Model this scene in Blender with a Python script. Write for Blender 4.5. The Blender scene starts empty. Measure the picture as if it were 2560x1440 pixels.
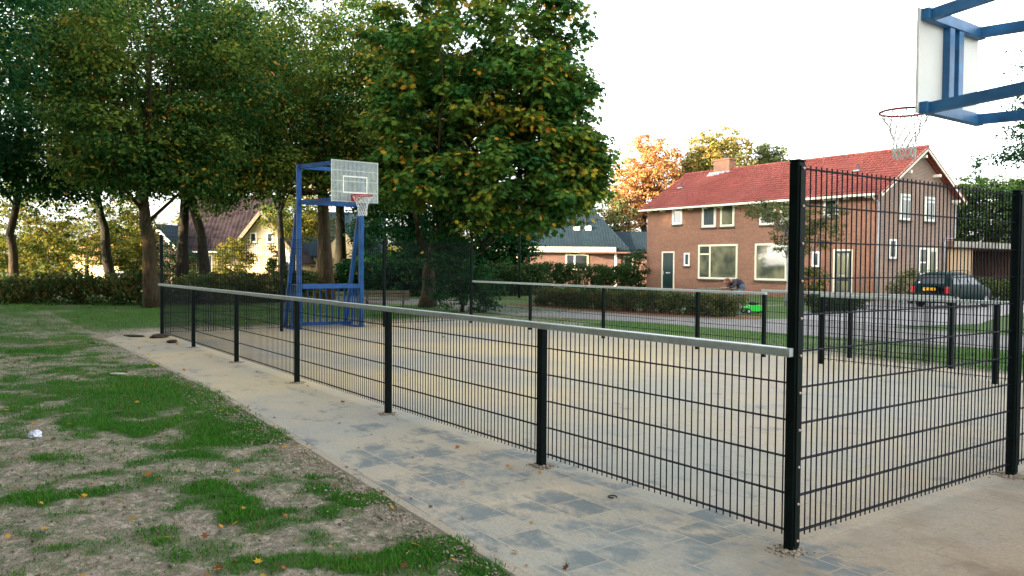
import bpy, bmesh, math, random
import numpy as np
from mathutils import Vector, Matrix
rad = math.radians
scene = bpy.context.scene
COL = scene.collection

# ------------------------------------------------------------------ viewpoint
# world: court corner at the origin, the long side runs along -X, the width along +Y
CAM = np.array([2.5372, -3.6841, 1.5191])
YAW, PIT, ROL, FPX = 2.5164, -0.0296, 0.0068, 1987.24
RT = np.array([math.sin(YAW), -math.cos(YAW), 0.0])
FH = np.array([math.cos(YAW), math.sin(YAW), 0.0])
def P(lat, dep, z=0.0):
    """plan coordinates (metres to the right, metres ahead) -> world"""
    v = CAM * [1, 1, 0] + RT * lat + FH * dep
    return Vector((float(v[0]), float(v[1]), z))
def setup_camera():
    F = np.array([math.cos(YAW)*math.cos(PIT), math.sin(YAW)*math.cos(PIT), math.sin(PIT)])
    U = np.cross(RT, F)
    r2 = RT*math.cos(ROL) + U*math.sin(ROL); u2 = -RT*math.sin(ROL) + U*math.cos(ROL)
    cd = bpy.data.cameras.new('camera'); co = bpy.data.objects.new('camera', cd); COL.objects.link(co)
    co.matrix_world = Matrix(((r2[0], u2[0], -F[0], CAM[0]), (r2[1], u2[1], -F[1], CAM[1]), (r2[2], u2[2], -F[2], CAM[2]), (0, 0, 0, 1)))
    cd.sensor_width = 36; cd.lens = FPX/2560*36; cd.clip_end = 2000; cd.clip_start = 0.05
    scene.camera = co
setup_camera()

# ------------------------------------------------------------------ light
SUN_EL = rad(9.5)
sun_plan = (-0.88, -0.47)
sv = RT*sun_plan[0] + FH*sun_plan[1]
SV = Vector((sv[0], sv[1], 0)).normalized()*math.cos(SUN_EL) + Vector((0, 0, math.sin(SUN_EL)))
sd = bpy.data.lights.new('sun', 'SUN'); sd.energy = 2.3; sd.angle = rad(0.6); sd.color = (1.0, 0.76, 0.46)
so = bpy.data.objects.new('sun', sd); COL.objects.link(so)
so.rotation_euler = (-SV).to_track_quat('-Z', 'Y').to_euler(); so.location = (0, 0, 40)
W = bpy.data.worlds.new("World"); scene.world = W; W.use_nodes = True
wn = W.node_tree.nodes; wl = W.node_tree.links
bg = wn['Background']; sky = wn.new('ShaderNodeTexSky'); sky.sky_type = 'NISHITA'; sky.sun_disc = False
sky.sun_elevation = SUN_EL; sky.sun_rotation = math.atan2(SV.x, SV.y)
sky.air_density = 0.9; sky.dust_density = 3.0; sky.ozone_density = 1.0
hs = wn.new('ShaderNodeHueSaturation'); hs.inputs['Saturation'].default_value = 0.24
tn = wn.new('ShaderNodeMix'); tn.data_type = 'RGBA'; tn.blend_type = 'MULTIPLY'; tn.inputs[0].default_value = 1; tn.inputs[7].default_value = (.99, 1.0, .985, 1)
wl.new(sky.outputs[0], hs.inputs['Color']); wl.new(hs.outputs[0], tn.inputs[6]); wl.new(tn.outputs[2], bg.inputs[0])
bg.inputs[1].default_value = 0.15
scene.view_settings.view_transform = 'Standard'; scene.view_settings.look = 'None'
scene.view_settings.exposure = 3.22; scene.view_settings.gamma = 1.0
scene.view_settings.use_curve_mapping = False
scene.render.resolution_x = 1024; scene.render.resolution_y = 576
scene.render.engine = 'CYCLES'
scene.cycles.max_bounces = 6; scene.cycles.transparent_max_bounces = 8

# ------------------------------------------------------------------ noise
def _h(ix, iy, iz, seed):
    n = (ix.astype(np.int64)*374761393 + iy.astype(np.int64)*668265263 + iz.astype(np.int64)*2147483647 + seed*1274126177) & 0xFFFFFFFF
    n = ((n ^ (n >> 13))*1274126177) & 0xFFFFFFFF
    n = n ^ (n >> 16)
    return (n & 0xFFFFFF)/float(0xFFFFFF)
def vnoise(x, y, z=0.0, seed=0):
    x = np.asarray(x, float); y = np.asarray(y, float); z = np.zeros_like(x) + z
    ix, iy, iz = np.floor(x), np.floor(y), np.floor(z)
    fx, fy, fz = x-ix, y-iy, z-iz
    fx, fy, fz = [t*t*(3-2*t) for t in (fx, fy, fz)]
    r = 0
    for a in (0, 1):
        for b in (0, 1):
            for c in (0, 1):
                w = (fx if a else 1-fx)*(fy if b else 1-fy)*(fz if c else 1-fz)
                r = r + w*_h(ix+a, iy+b, iz+c, seed)
    return r
def fbm(x, y, z=0.0, seed=0, octs=4):
    r = 0; a = 0.5; s = 1.0
    for i in range(octs):
        r = r + a*vnoise(np.asarray(x)*s, np.asarray(y)*s, np.asarray(z)*s, seed+i*17); a *= .5; s *= 2.03
    return r/(1-0.5**octs)

# ------------------------------------------------------------------ objects
def tag(o, label=None, cat=None, group=None, kind=None):
    if label: o['label'] = label
    if cat: o['category'] = cat
    if group: o['group'] = group
    if kind: o['kind'] = kind
    return o
def thing(name, label, cat, loc=(0, 0, 0), rotz=0.0, group=None):
    o = bpy.data.objects.new(name, None); COL.objects.link(o)
    o.location = loc; o.rotation_euler = (0, 0, rotz); o.empty_display_size = 0.1
    return tag(o, label, cat, group)
def origin_of(o):
    v = Vector((0, 0, 0))
    while o is not None:
        v = v + Vector(o.location); o = o.parent
    return v
def mesh_obj(name, verts, faces, m, parent=None, world=False, smooth=False, fattr=None):
    me = bpy.data.meshes.new(name)
    verts = np.asarray(verts, dtype=np.float32).reshape(-1, 3)
    if world and parent is not None:
        verts = verts - np.array(origin_of(parent), dtype=np.float32)
    if isinstance(faces, np.ndarray):
        n, k = faces.shape
        me.vertices.add(len(verts)); me.vertices.foreach_set('co', verts.ravel())
        me.loops.add(n*k); me.loops.foreach_set('vertex_index', faces.astype(np.int32).ravel())
        me.polygons.add(n); me.polygons.foreach_set('loop_start', np.arange(0, n*k, k, dtype=np.int32))
        me.polygons.foreach_set('loop_total', np.full(n, k, dtype=np.int32))
        me.update(calc_edges=True)
    else:
        me.from_pydata([tuple(map(float, v)) for v in verts], [], faces)
        me.update()
    if fattr is not None:
        at = me.attributes.new('tint', 'FLOAT', 'FACE'); at.data.foreach_set('value', np.asarray(fattr, dtype=np.float32))
    if smooth: me.polygons.foreach_set('use_smooth', np.ones(len(me.polygons), dtype=bool))
    me.materials.append(m)
    o = bpy.data.objects.new(name, me); COL.objects.link(o)
    if parent is not None: o.parent = parent
    return o
def copy_tree(o, parent=None):
    c = o.copy(); COL.objects.link(c)
    if parent is not None: c.parent = parent
    for ch in [k for k in KIDS.get(o.name, [])]: copy_tree(ch, c)
    return c
KIDS = {}
def index_kids():
    KIDS.clear()
    for o in bpy.data.objects:
        if o.parent: KIDS.setdefault(o.parent.name, []).append(o)

class MB:
    def __init__(s): s.v = []; s.f = []
    def add(s, vs, fs):
        b = len(s.v); s.v += [tuple(v) for v in vs]; s.f += [tuple(b+i for i in f) for f in fs]
        return s
    def box(s, x0, x1, y0, y1, z0, z1):
        vs = [(x0,y0,z0),(x1,y0,z0),(x1,y1,z0),(x0,y1,z0),(x0,y0,z1),(x1,y0,z1),(x1,y1,z1),(x0,y1,z1)]
        return s.add(vs, [(0,3,2,1),(4,5,6,7),(0,1,5,4),(1,2,6,5),(2,3,7,6),(3,0,4,7)])
    def bbox(s, x0, x1, y0, y1, z0, z1, b=0.01):
        """box with chamfered edges (all twelve)"""
        cx = [(x0+b, x1-b, y0, y1, z0+b, z1-b), (x0, x1, y0+b, y1-b, z0+b, z1-b), (x0+b, x1-b, y0+b, y1-b, z0, z1)]
        bm = bmesh.new()
        for c in cx:
            for X in c[:2]:
                for Y in c[2:4]:
                    for Z in c[4:]: bm.verts.new((X, Y, Z))
        r = bmesh.ops.convex_hull(bm, input=bm.verts)
        bm.verts.index_update(); bm.faces.index_update()
        s.add([v.co[:] for v in bm.verts], [[v.index for v in f.verts] for f in bm.faces]); bm.free()
        return s
    def beam(s, p0, p1, w, h, up=(0, 0, 1)):
        p0, p1 = Vector(p0), Vector(p1); d = (p1-p0).normalized(); up = Vector(up)
        if abs(d.dot(up)) > .99: up = Vector((1, 0, 0))
        r = d.cross(up).normalized(); u = r.cross(d).normalized()
        vs = []
        for p in (p0, p1):
            for a, b in ((-1,-1),(1,-1),(1,1),(-1,1)): vs.append(p + r*(a*w/2) + u*(b*h/2))
        return s.add(vs, [(0,1,2,3),(7,6,5,4),(0,4,5,1),(1,5,6,2),(2,6,7,3),(3,7,4,0)])
    def tube(s, pts, rs, n=8, cap=True):
        pts = [Vector(p) for p in pts]
        if not hasattr(rs, '__len__'): rs = [rs]*len(pts)
        b = len(s.v); pr = None
        for i, p in enumerate(pts):
            d = (pts[min(i+1, len(pts)-1)] - pts[max(i-1, 0)]).normalized()
            if pr is None:
                a = Vector((0, 0, 1)) if abs(d.z) < .9 else Vector((1, 0, 0))
                r = d.cross(a).normalized()
            else:
                r = (pr - d*pr.dot(d)).normalized()
            pr = r; u = d.cross(r)
            for k in range(n):
                t = 2*math.pi*k/n; s.v.append(tuple(p + (r*math.cos(t) + u*math.sin(t))*rs[i]))
        for i in range(len(pts)-1):
            for k in range(n):
                k2 = (k+1) % n; s.f.append((b+i*n+k, b+i*n+k2, b+(i+1)*n+k2, b+(i+1)*n+k))
        if cap:
            s.f.append(tuple(b+k for k in range(n))[::-1]); s.f.append(tuple(b+(len(pts)-1)*n+k for k in range(n)))
        return s
    def ring(s, c, R, r, n=28, m=8, sx=1, sy=1):
        b = len(s.v)
        for i in range(n):
            a = 2*math.pi*i/n
            for j in range(m):
                t = 2*math.pi*j/m; q = R + r*math.cos(t)
                s.v.append((c[0]+q*math.cos(a)*sx, c[1]+q*math.sin(a)*sy, c[2]+r*math.sin(t)))
        for i in range(n):
            for j in range(m):
                s.f.append((b+i*m+j, b+((i+1)%n)*m+j, b+((i+1)%n)*m+(j+1)%m, b+i*m+(j+1)%m))
        return s
    def quad(s, a, b, c, d): return s.add([a, b, c, d], [(0, 1, 2, 3)])
    def poly(s, pts): return s.add(pts, [tuple(range(len(pts)))])
    def prism(s, pts, d):
        """closed outline pushed along vector d"""
        n = len(pts); d = Vector(d); a = [Vector(p) for p in pts]
        return s.add(a + [p+d for p in a], [tuple(range(n))[::-1], tuple(range(n, 2*n))] + [(i, (i+1)%n, n+(i+1)%n, n+i) for i in range(n)])
    def ball(s, c, r, n=12, m=8):
        rx, ry, rz = r if hasattr(r, '__len__') else (r, r, r)
        b = len(s.v)
        for j in range(1, m):
            t = math.pi*j/m
            for i in range(n):
                a = 2*math.pi*i/n; s.v.append((c[0]+rx*math.sin(t)*math.cos(a), c[1]+ry*math.sin(t)*math.sin(a), c[2]+rz*math.cos(t)))
        s.v.append((c[0], c[1], c[2]+rz)); s.v.append((c[0], c[1], c[2]-rz)); T = len(s.v)-2
        for j in range(m-2):
            for i in range(n):
                i2 = (i+1) % n; s.f.append((b+j*n+i, b+(j+1)*n+i, b+(j+1)*n+i2, b+j*n+i2))
        for i in range(n):
            i2 = (i+1) % n; s.f.append((T, b+i, b+i2)); s.f.append((T+1, b+(m-2)*n+i2, b+(m-2)*n+i))
        return s
    def build(s, name, m, parent=None, world=False, smooth=False):
        return mesh_obj(name, s.v, s.f, m, parent, world, smooth)

# ------------------------------------------------------------------ materials
class N:
    def __init__(s, name):
        s.m = bpy.data.materials.new(name); s.m.use_nodes = True
        s.t = s.m.node_tree; s.b = s.t.nodes['Principled BSDF']
        s.b.inputs['Specular IOR Level'].default_value = 0.3
    def n(s, typ, **kw):
        nd = s.t.nodes.new('ShaderNode'+typ)
        for k, v in kw.items():
            if k.startswith('i_'):
                nd.inputs[int(k[2:]) if k[2:].isdigit() else k[2:].replace('_', ' ')].default_value = v
            else: setattr(nd, k, v)
        return nd
    def l(s, a, b): s.t.links.new(a, b); return s
    def coord(s, which='Object'): return s.n('TexCoord').outputs[which]
    def noise(s, scale, detail=4, rough=.55, vec=None, which='Object'):
        nd = s.n('TexNoise'); nd.inputs['Scale'].default_value = scale; nd.inputs['Detail'].default_value = detail; nd.inputs['Roughness'].default_value = rough
        s.l(vec if vec is not None else s.coord(which), nd.inputs['Vector']); return nd.outputs['Fac']
    def ramp(s, fac, stops):
        r = s.n('ValToRGB'); cr = r.color_ramp
        while len(cr.elements) < len(stops): cr.elements.new(.5)
        for e, (p, c) in zip(cr.elements, stops): e.position = p; e.color = (c[0], c[1], c[2], 1)
        s.l(fac, r.inputs[0]); return r.outputs[0]
    def mix(s, fac, a, b, mode='MIX'):
        m = s.n('Mix', data_type='RGBA', blend_type=mode)
        for v, i in ((fac, 0), (a, 6), (b, 7)):
            if hasattr(v, 'is_linked') or hasattr(v, 'node'): s.l(v, m.inputs[i])
            elif i == 0: m.inputs[0].default_value = v
            else: m.inputs[i].default_value = (v[0], v[1], v[2], 1)
        return m.outputs[2]
    def math(s, op, a, b=0.0, clamp=False):
        m = s.n('Math', operation=op); m.use_clamp = clamp
        for v, i in ((a, 0), (b, 1)):
            if hasattr(v, 'node'): s.l(v, m.inputs[i])
            else: m.inputs[i].default_value = v
        return m.outputs[0]
    def bump(s, h, strength=.5, dist=.02):
        b = s.n('Bump'); b.inputs['Strength'].default_value = strength; b.inputs['Distance'].default_value = dist
        s.l(h, b.inputs['Height']); s.l(b.outputs[0], s.b.inputs['Normal']); return s
    def col(s, c):
        if hasattr(c, 'node'): s.l(c, s.b.inputs['Base Color'])
        else: s.b.inputs['Base Color'].default_value = (c[0], c[1], c[2], 1)
        return s
    def rough(s, r):
        if hasattr(r, 'node'): s.l(r, s.b.inputs['Roughness'])
        else: s.b.inputs['Roughness'].default_value = r
        return s
def plain(name, c, rough=.6, metal=0.0, var=.12, scale=6, bump=0.0):
    m = N(name); c2 = tuple(max(0, x*(1-var*2)) for x in c); c3 = tuple(x*(1+var) for x in c)
    m.col(m.ramp(m.noise(scale), [(.3, c2), (.7, c3)])).rough(rough); m.b.inputs['Metallic'].default_value = metal
    if bump: m.bump(m.noise(scale*8), bump, .01)
    return m.m
def leaf_mat(name, stops, trans=.35, rough=.7):
    m = N(name); m.b.inputs['Specular IOR Level'].default_value = .10; at = m.n('Attribute'); at.attribute_name = 'tint'
    c = m.ramp(at.outputs['Fac'], stops)
    m.col(c).rough(rough)
    tr = m.n('BsdfTranslucent'); m.l(c, tr.inputs['Color'])
    mx = m.n('MixShader'); mx.inputs[0].default_value = trans
    m.l(m.b.outputs[0], mx.inputs[1]); m.l(tr.outputs[0], mx.inputs[2])
    m.l(mx.outputs[0], m.t.nodes['Material Output'].inputs['Surface'])
    return m.m
M = {}
M['fence'] = plain('fence_coating', (.0018, .0075, .0068), .6, 0, .2, 9)
M['wire'] = plain('fence_wire', (.0045, .005, .011), .6, 0, .2, 20)
def galv():
    m = N('galvanised'); n1 = m.noise(14, 5, .7); n2 = m.noise(2.5, 3)
    c = m.ramp(n1, [(.3, (.34, .385, .37)), (.7, (.52, .57, .55))])
    c = m.mix(m.math('MULTIPLY', m.math('GREATER_THAN', n2, .56), .3), c, (.34, .31, .27))
    m.col(c).rough(.4); m.b.inputs['Metallic'].default_value = .15; return m.m
M['galv'] = galv()
for _k in ('fence', 'wire'): M[_k].node_tree.nodes['Principled BSDF'].inputs['Specular IOR Level'].default_value = .12
M['bolt'] = plain('bolt_metal', (.55, .42, .36), .35, .6, .1, 30)
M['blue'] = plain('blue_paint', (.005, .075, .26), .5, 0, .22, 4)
M['blue_flare'] = plain('blue_paint_flare', (.030, .14, .31), .45, 0, .2, 4)  # same blue paint, lightened to imitate flare on the backlit near stand
M['board'] = plain('board_grating', (.50, .56, .52), .5, .1, .1, 10)
M['boardback'] = plain('board_back', (.78, .76, .70), .6, 0, .05, 2)
M['white'] = plain('white_paint', (.78, .78, .72), .5, 0, .06, 8)
M['red'] = plain('red_rim', (.42, .03, .035), .4, 0, .15, 9)
M['net'] = plain('net_rope', (.74, .76, .70), .8, 0, .1, 30)
M['frame'] = plain('window_frame', (.80, .76, .58), .45, 0, .05, 3)
M['whitewood'] = plain('painted_board', (.76, .74, .60), .5, 0, .08, 3)
M['darkgreen'] = plain('dark_green_paint', (.012, .035, .032), .35, 0, .15, 3)
M['zinc'] = plain('zinc_pipe', (.42, .42, .44), .45, .3, .1, 5)
M['concrete'] = plain('sill_stone', (.10, .085, .08), .8, 0, .2, 10)
M['lead'] = plain('lead_flashing', (.30, .32, .33), .6, 0, .2, 10)
M['tyre'] = plain('tyre', (.012, .012, .013), .8)
M['rim'] = plain('rim', (.30, .31, .32), .35, .6)
M['dark'] = plain('dark_interior', (.012, .014, .013), .8)
M['bark'] = None
def bark(name, a, b):
    m = N(name); tc = m.coord('Object'); mp = m.n('Mapping'); mp.inputs['Scale'].default_value = (1, 1, .18); m.l(tc, mp.inputs['Vector'])
    n1 = m.noise(16, 6, .7, mp.outputs[0]); n2 = m.noise(1.3, 3, .5)
    c = m.ramp(n1, [(.35, a), (.65, b)]); c = m.mix(m.ramp(n2, [(.45, (0, 0, 0)), (.65, (.4, .4, .4))]), c, (.025, .045, .018))
    m.col(c).rough(.9).bump(n1, .9, .05); return m.m
M['bark'] = bark('bark', (.014, .011, .008), (.050, .036, .022))
M['bark2'] = bark('bark_brown', (.030, .019, .011), (.095, .062, .032))
def brick(name, c1, c2, mortar, bw=.22, rh=.065, msize=.008):
    m = N(name); tc = m.coord('Object'); sx = m.n('SeparateXYZ'); m.l(tc, sx.inputs[0])
    a = m.math('ADD', sx.outputs[0], sx.outputs[1]); cb = m.n('CombineXYZ'); m.l(a, cb.inputs[0]); m.l(sx.outputs[2], cb.inputs[1])
    bt = m.n('TexBrick'); m.l(cb.outputs[0], bt.inputs['Vector']); bt.inputs['Scale'].default_value = 1
    bt.inputs['Brick Width'].default_value = bw; bt.inputs['Row Height'].default_value = rh; bt.inputs['Mortar Size'].default_value = msize
    bt.inputs['Color1'].default_value = (*c1, 1); bt.inputs['Color2'].default_value = (*c2, 1); bt.inputs['Mortar'].default_value = (*mortar, 1); bt.inputs['Bias'].default_value = -.1
    n1 = m.noise(.8, 5, .6); n2 = m.noise(9, 4, .7, cb.outputs[0])
    c = m.mix(.5, bt.outputs[0], m.ramp(n1, [(.3, (.72, .74, .8)), (.7, (1.2, 1.1, .98))]), 'MULTIPLY')
    c = m.mix(.7, bt.outputs[0], m.ramp(n1, [(.3, (.75, .76, .8)), (.7, (1.18, 1.08, .98))]), 'MULTIPLY')
    c = m.mix(.5, c, m.ramp(n2, [(.3, (.6, .6, .62)), (.7, (1.3, 1.25, 1.2))]), 'MULTIPLY')
    m.col(c).rough(.85).bump(bt.outputs['Fac'], -.4, .01); return m.m
M['brick'] = brick('red_brick', (.31, .145, .085), (.24, .105, .068), (.25, .19, .15))
M['brickshade'] = brick('shaded_red_brick', (.27, .155, .12), (.19, .115, .09), (.33, .28, .24), msize=.012)  # darker, browner copy of the house brick; gable shade put into the colour
M['brickpale'] = brick('pale_brick', (.62, .46, .26), (.55, .39, .22), (.55, .44, .28))
M['brickshed'] = brick('shed_brick', (.20, .11, .09), (.15, .08, .07), (.16, .13, .12))
def rooftile(name, c1, c2, wx=.21, wy=.30, axis=0, bst=.8):
    m = N(name); tc = m.coord('Object'); sx = m.n('SeparateXYZ'); m.l(tc, sx.inputs[0])
    u = m.math('MULTIPLY', sx.outputs[axis], 1/wx); v = m.math('MULTIPLY', sx.outputs[2], 1/(wy*.52))
    fu = m.math('FRACT', u); fv = m.math('FRACT', v)
    fl = m.n('CombineXYZ'); m.l(m.math('FLOOR', u), fl.inputs[0]); m.l(m.math('FLOOR', v), fl.inputs[1])
    wnz = m.n('TexWhiteNoise'); m.l(fl.outputs[0], wnz.inputs['Vector'])
    c = m.ramp(wnz.outputs['Value'], [(0, c1), (1, c2)])
    n1 = m.noise(.7, 5, .6); c = m.mix(.75, c, m.ramp(n1, [(.3, (.72, .72, .74)), (.7, (1.15, 1.1, 1.1))]), 'MULTIPLY')
    edge = m.math('MULTIPLY', m.math('LESS_THAN', fv, .16), .45)
    c = m.mix(edge, c, (c1[0]*.3, c1[1]*.3, c1[2]*.3))
    h = m.math('ADD', m.math('SINE', m.math('MULTIPLY', u, 6.283)), m.math('MULTIPLY', fv, -1.4))
    m.col(c).rough(.8).bump(h, bst, .03); m.b.inputs['Specular IOR Level'].default_value = .15; return m.m
M['rooftile'] = rooftile('red_roof_tile', (.31, .088, .068), (.25, .066, .052))
M['roofbrown'] = rooftile('brown_roof_tile', (.012, .007, .008), (.030, .020, .022), .3, .42, 0, .3)
M['rooforange'] = rooftile('orange_roof_tile', (.42, .20, .09), (.34, .15, .07))
M['roofgrey'] = rooftile('grey_roof_tile', (.012, .026, .036), (.018, .034, .044), bst=.2)
def glass(name, tint=(.05, .06, .06), rough=.06):
    m = N(name); m.col(m.ramp(m.noise(.9, 3), [(.35, tint), (.7, tuple(t*1.8 for t in tint))])).rough(rough)
    m.b.inputs['Specular IOR Level'].default_value = .8; return m.m
M['glass'] = glass('window_glass'); M['carglass'] = glass('car_glass', (.02, .03, .035), .2); M['carglass'].node_tree.nodes['Principled BSDF'].inputs['Specular IOR Level'].default_value = .3
M['glassdark'] = glass('dark_glass', (.015, .02, .025))
def curtain_reflection():  # cream curtain folds; painted dark patches imitate reflections and the dim room
    m = N('curtained_glass_painted_reflection'); tc = m.coord('Object'); w = m.n('TexWave'); w.inputs['Scale'].default_value = 5; w.inputs['Distortion'].default_value = 1.5
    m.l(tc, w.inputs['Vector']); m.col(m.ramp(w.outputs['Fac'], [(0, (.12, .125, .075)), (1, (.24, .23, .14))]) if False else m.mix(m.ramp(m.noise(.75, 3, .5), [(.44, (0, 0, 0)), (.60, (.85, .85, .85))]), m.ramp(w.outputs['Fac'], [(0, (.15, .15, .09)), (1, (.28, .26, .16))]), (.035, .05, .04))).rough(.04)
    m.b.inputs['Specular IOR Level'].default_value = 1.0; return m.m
M['curtain_reflection'] = curtain_reflection()
def boards(name, a, b, w=.12, axis=0, gap=(.1, .07, .05)):
    m = N(name); tc = m.coord('Object'); sx = m.n('SeparateXYZ'); m.l(tc, sx.inputs[0])
    u = m.math('MULTIPLY', sx.outputs[axis], 1/w); fu = m.math('FRACT', u)
    wnz = m.n('TexWhiteNoise', noise_dimensions='1D'); m.l(m.math('FLOOR', u), wnz.inputs['W'])
    c = m.ramp(wnz.outputs['Value'], [(0, a), (1, b)])
    c = m.mix(m.math('LESS_THAN', fu, .09), c, gap); m.col(c).rough(.7).bump(fu, .2, .01); return m.m
M['planks'] = boards('garage_planks', (.52, .34, .19), (.42, .28, .17), .14, 1)
M['benchwood'] = plain('bench_wood', (.17, .14, .09), .8, 0, .25, 12)
M['carpaint'] = None
def carp():
    m = N('green_car_paint'); m.col((.0022, .017, .016)).rough(.45); m.b.inputs['Specular IOR Level'].default_value = .06; return m.m
M['carpaint'] = carp()
M['plate'] = plain('yellow_plate', (.85, .42, .02), .4, 0, .02)
M['black'] = plain('black_plastic', (.012, .012, .013), .5)
M['lime'] = plain('lime_plastic', (.03, .62, .05), .35, 0, .08)

# leaves
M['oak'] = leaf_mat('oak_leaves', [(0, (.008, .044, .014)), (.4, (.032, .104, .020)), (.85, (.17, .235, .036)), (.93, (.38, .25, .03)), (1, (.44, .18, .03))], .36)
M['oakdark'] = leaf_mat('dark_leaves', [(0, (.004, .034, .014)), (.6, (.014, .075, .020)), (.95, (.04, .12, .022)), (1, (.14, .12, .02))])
M['maple'] = leaf_mat('maple_leaves', [(0, (.012, .075, .022)), (.45, (.055, .155, .028)), (.80, (.17, .25, .035)), (.91, (.54, .38, .03)), (1, (.62, .27, .04))], .45)
M['orange'] = leaf_mat('orange_leaves', [(0, (.34, .16, .07)), (.5, (.50, .26, .11)), (1, (.55, .38, .14))], .4)
M['orangegreen'] = leaf_mat('turning_leaves', [(0, (.10, .13, .04)), (.5, (.22, .20, .05)), (1, (.42, .25, .07))], .4)
M['yellowgreen'] = leaf_mat('yellow_green_leaves', [(0, (.028, .055, .010)), (.5, (.11, .125, .02)), (1, (.38, .25, .04))], .4)
M['hedge'] = leaf_mat('hedge_leaves', [(0, (.010, .030, .010)), (.6, (.028, .065, .016)), (.9, (.055, .09, .022)), (1, (.12, .11, .03))], .25)
M['hedgebrown'] = leaf_mat('brownish_hedge_leaves', [(0, (.018, .045, .014)), (.5, (.05, .085, .022)), (.85, (.13, .11, .035)), (1, (.28, .12, .03))], .25)
M['olive'] = leaf_mat('olive_leaves', [(0, (.06, .09, .03)), (.6, (.15, .17, .06)), (1, (.32, .24, .09))], .35)
M['flowering'] = leaf_mat('flowering_shrub_leaves', [(0, (.03, .08, .015)), (.7, (.09, .13, .03)), (.8, (.45, .12, .04)), (1, (.5, .4, .08))], .3)
M['grassblade'] = leaf_mat('grass_blades', [(0, (.024, .125, .014)), (.6, (.065, .215, .024)), (.95, (.16, .28, .04)), (1, (.22, .18, .05))], .3)
M['dryleaf'] = leaf_mat('dry_leaves', [(0, (.10, .035, .02)), (.45, (.20, .08, .03)), (.7, (.40, .17, .03)), (1, (.55, .33, .03))], .2)

# ------------------------------------------------------------------ foliage generator
def rot_basis(nrm, rng):
    """per-leaf orthonormal frames from normals"""
    n = nrm/np.linalg.norm(nrm, axis=1, keepdims=True)
    a = rng.normal(size=n.shape); t = a - n*(a*n).sum(1, keepdims=True); t /= np.linalg.norm(t, axis=1, keepdims=True)
    return n, t, np.cross(n, t)
MAPLE = np.array([(0,-.5,0),(.16,-.22,0),(.5,-.2,.05),(.27,.04,0),(.45,.3,.06),(.14,.22,0),(0,.6,.04),(-.14,.22,0),(-.45,.3,.06),(-.27,.04,0),(-.5,-.2,.05),(-.16,-.22,0)])
OAK = np.array([(0,-.5,0),(.26,-.1,.05),(.22,.25,.02),(0,.5,-.06),(-.24,.22,.04),(-.26,-.1,0)])
QUAD = np.array([(0,-.5,0),(.32,0,.08),(0,.5,-.05),(-.32,0,.08)])
def leaves(pos, nrm, size, tmpl, rng):
    n, t, b = rot_basis(nrm, rng); k = len(tmpl)
    s = size[:, None, None]
    v = pos[:, None, :] + s*(tmpl[None, :, 0:1]*t[:, None, :] + tmpl[None, :, 1:2]*b[:, None, :] + tmpl[None, :, 2:3]*n[:, None, :])
    return v.reshape(-1, 3), np.arange(len(pos)*k).reshape(-1, k)
def crown_points(blobs, nclump, cr, per, rng, shell=.55, up=.35, flat=.65):
    """blobs: list of (centre, radii, weight). returns clump centres, leaf positions and normals"""
    w = np.array([b[2] for b in blobs], float); w /= w.sum()
    cc = []
    for (c, r, _), cnt in zip(blobs, rng.multinomial(nclump, w)):
        d = rng.normal(size=(cnt, 3)); d /= np.linalg.norm(d, axis=1, keepdims=True)
        q = 1 - shell*rng.random(cnt)**1.6
        cc.append(np.array(c) + d*q[:, None]*np.array(r))
    cc = np.concatenate(cc)
    rr = cr*(.6+.8*rng.random(len(cc)))
    ctr = np.concatenate([np.tile(np.array(b[0]), (1, 1)) for b in blobs]).mean(0)
    d = rng.normal(size=(len(cc), per, 3)); d /= np.linalg.norm(d, axis=2, keepdims=True)
    d[:, :, 2] = np.where(rng.random((len(cc), per)) < .7, np.abs(d[:, :, 2]), d[:, :, 2])
    q = rng.random((len(cc), per))**.4
    pos = cc[:, None, :] + d*q[:, :, None]*rr[:, None, None]*np.array([1, 1, flat])
    nrm = d*.9 + rng.normal(size=d.shape)*.42 + np.array([0, 0, up+.3])
    return cc, pos.reshape(-1, 3), nrm.reshape(-1, 3), np.repeat(np.arange(len(cc)), per)
def foliage(name, blobs, nclump, cr, per, lsize, tmpl, m, parent, seed, shell=.55, up=.35, flat=.65, tint_shift=0.0, pads=0):
    rng = np.random.default_rng(seed)
    if pads: nclump, cr, per = int(nclump/pads), cr*pads**.42, int(per*pads)
    cc, pos, nrm, cid = crown_points(blobs, nclump, cr, per, rng, shell, up, flat)
    ok = pos[:, 2] > 0.02; pos, nrm, cid = pos[ok], nrm[ok], cid[ok]
    size = lsize*(.65+.7*rng.random(len(pos)))
    v, f = leaves(pos, nrm, size, tmpl, rng)
    clump_t = rng.random(len(cc))
    tint = np.clip(.62*clump_t[cid] + .38*rng.random(len(pos)) + tint_shift, 0, 1)
    hotc = np.where(rng.random(len(cc)) < .3, .12, .012); hot = rng.random(len(pos)) < hotc[cid]; tint[hot] = .9+.1*rng.random(hot.sum())
    tint = np.where(~hot & (tint > .88), .86, tint)
    o = mesh_obj(name, v, f, m, parent, world=True, fattr=tint)
    return o, cc
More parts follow.
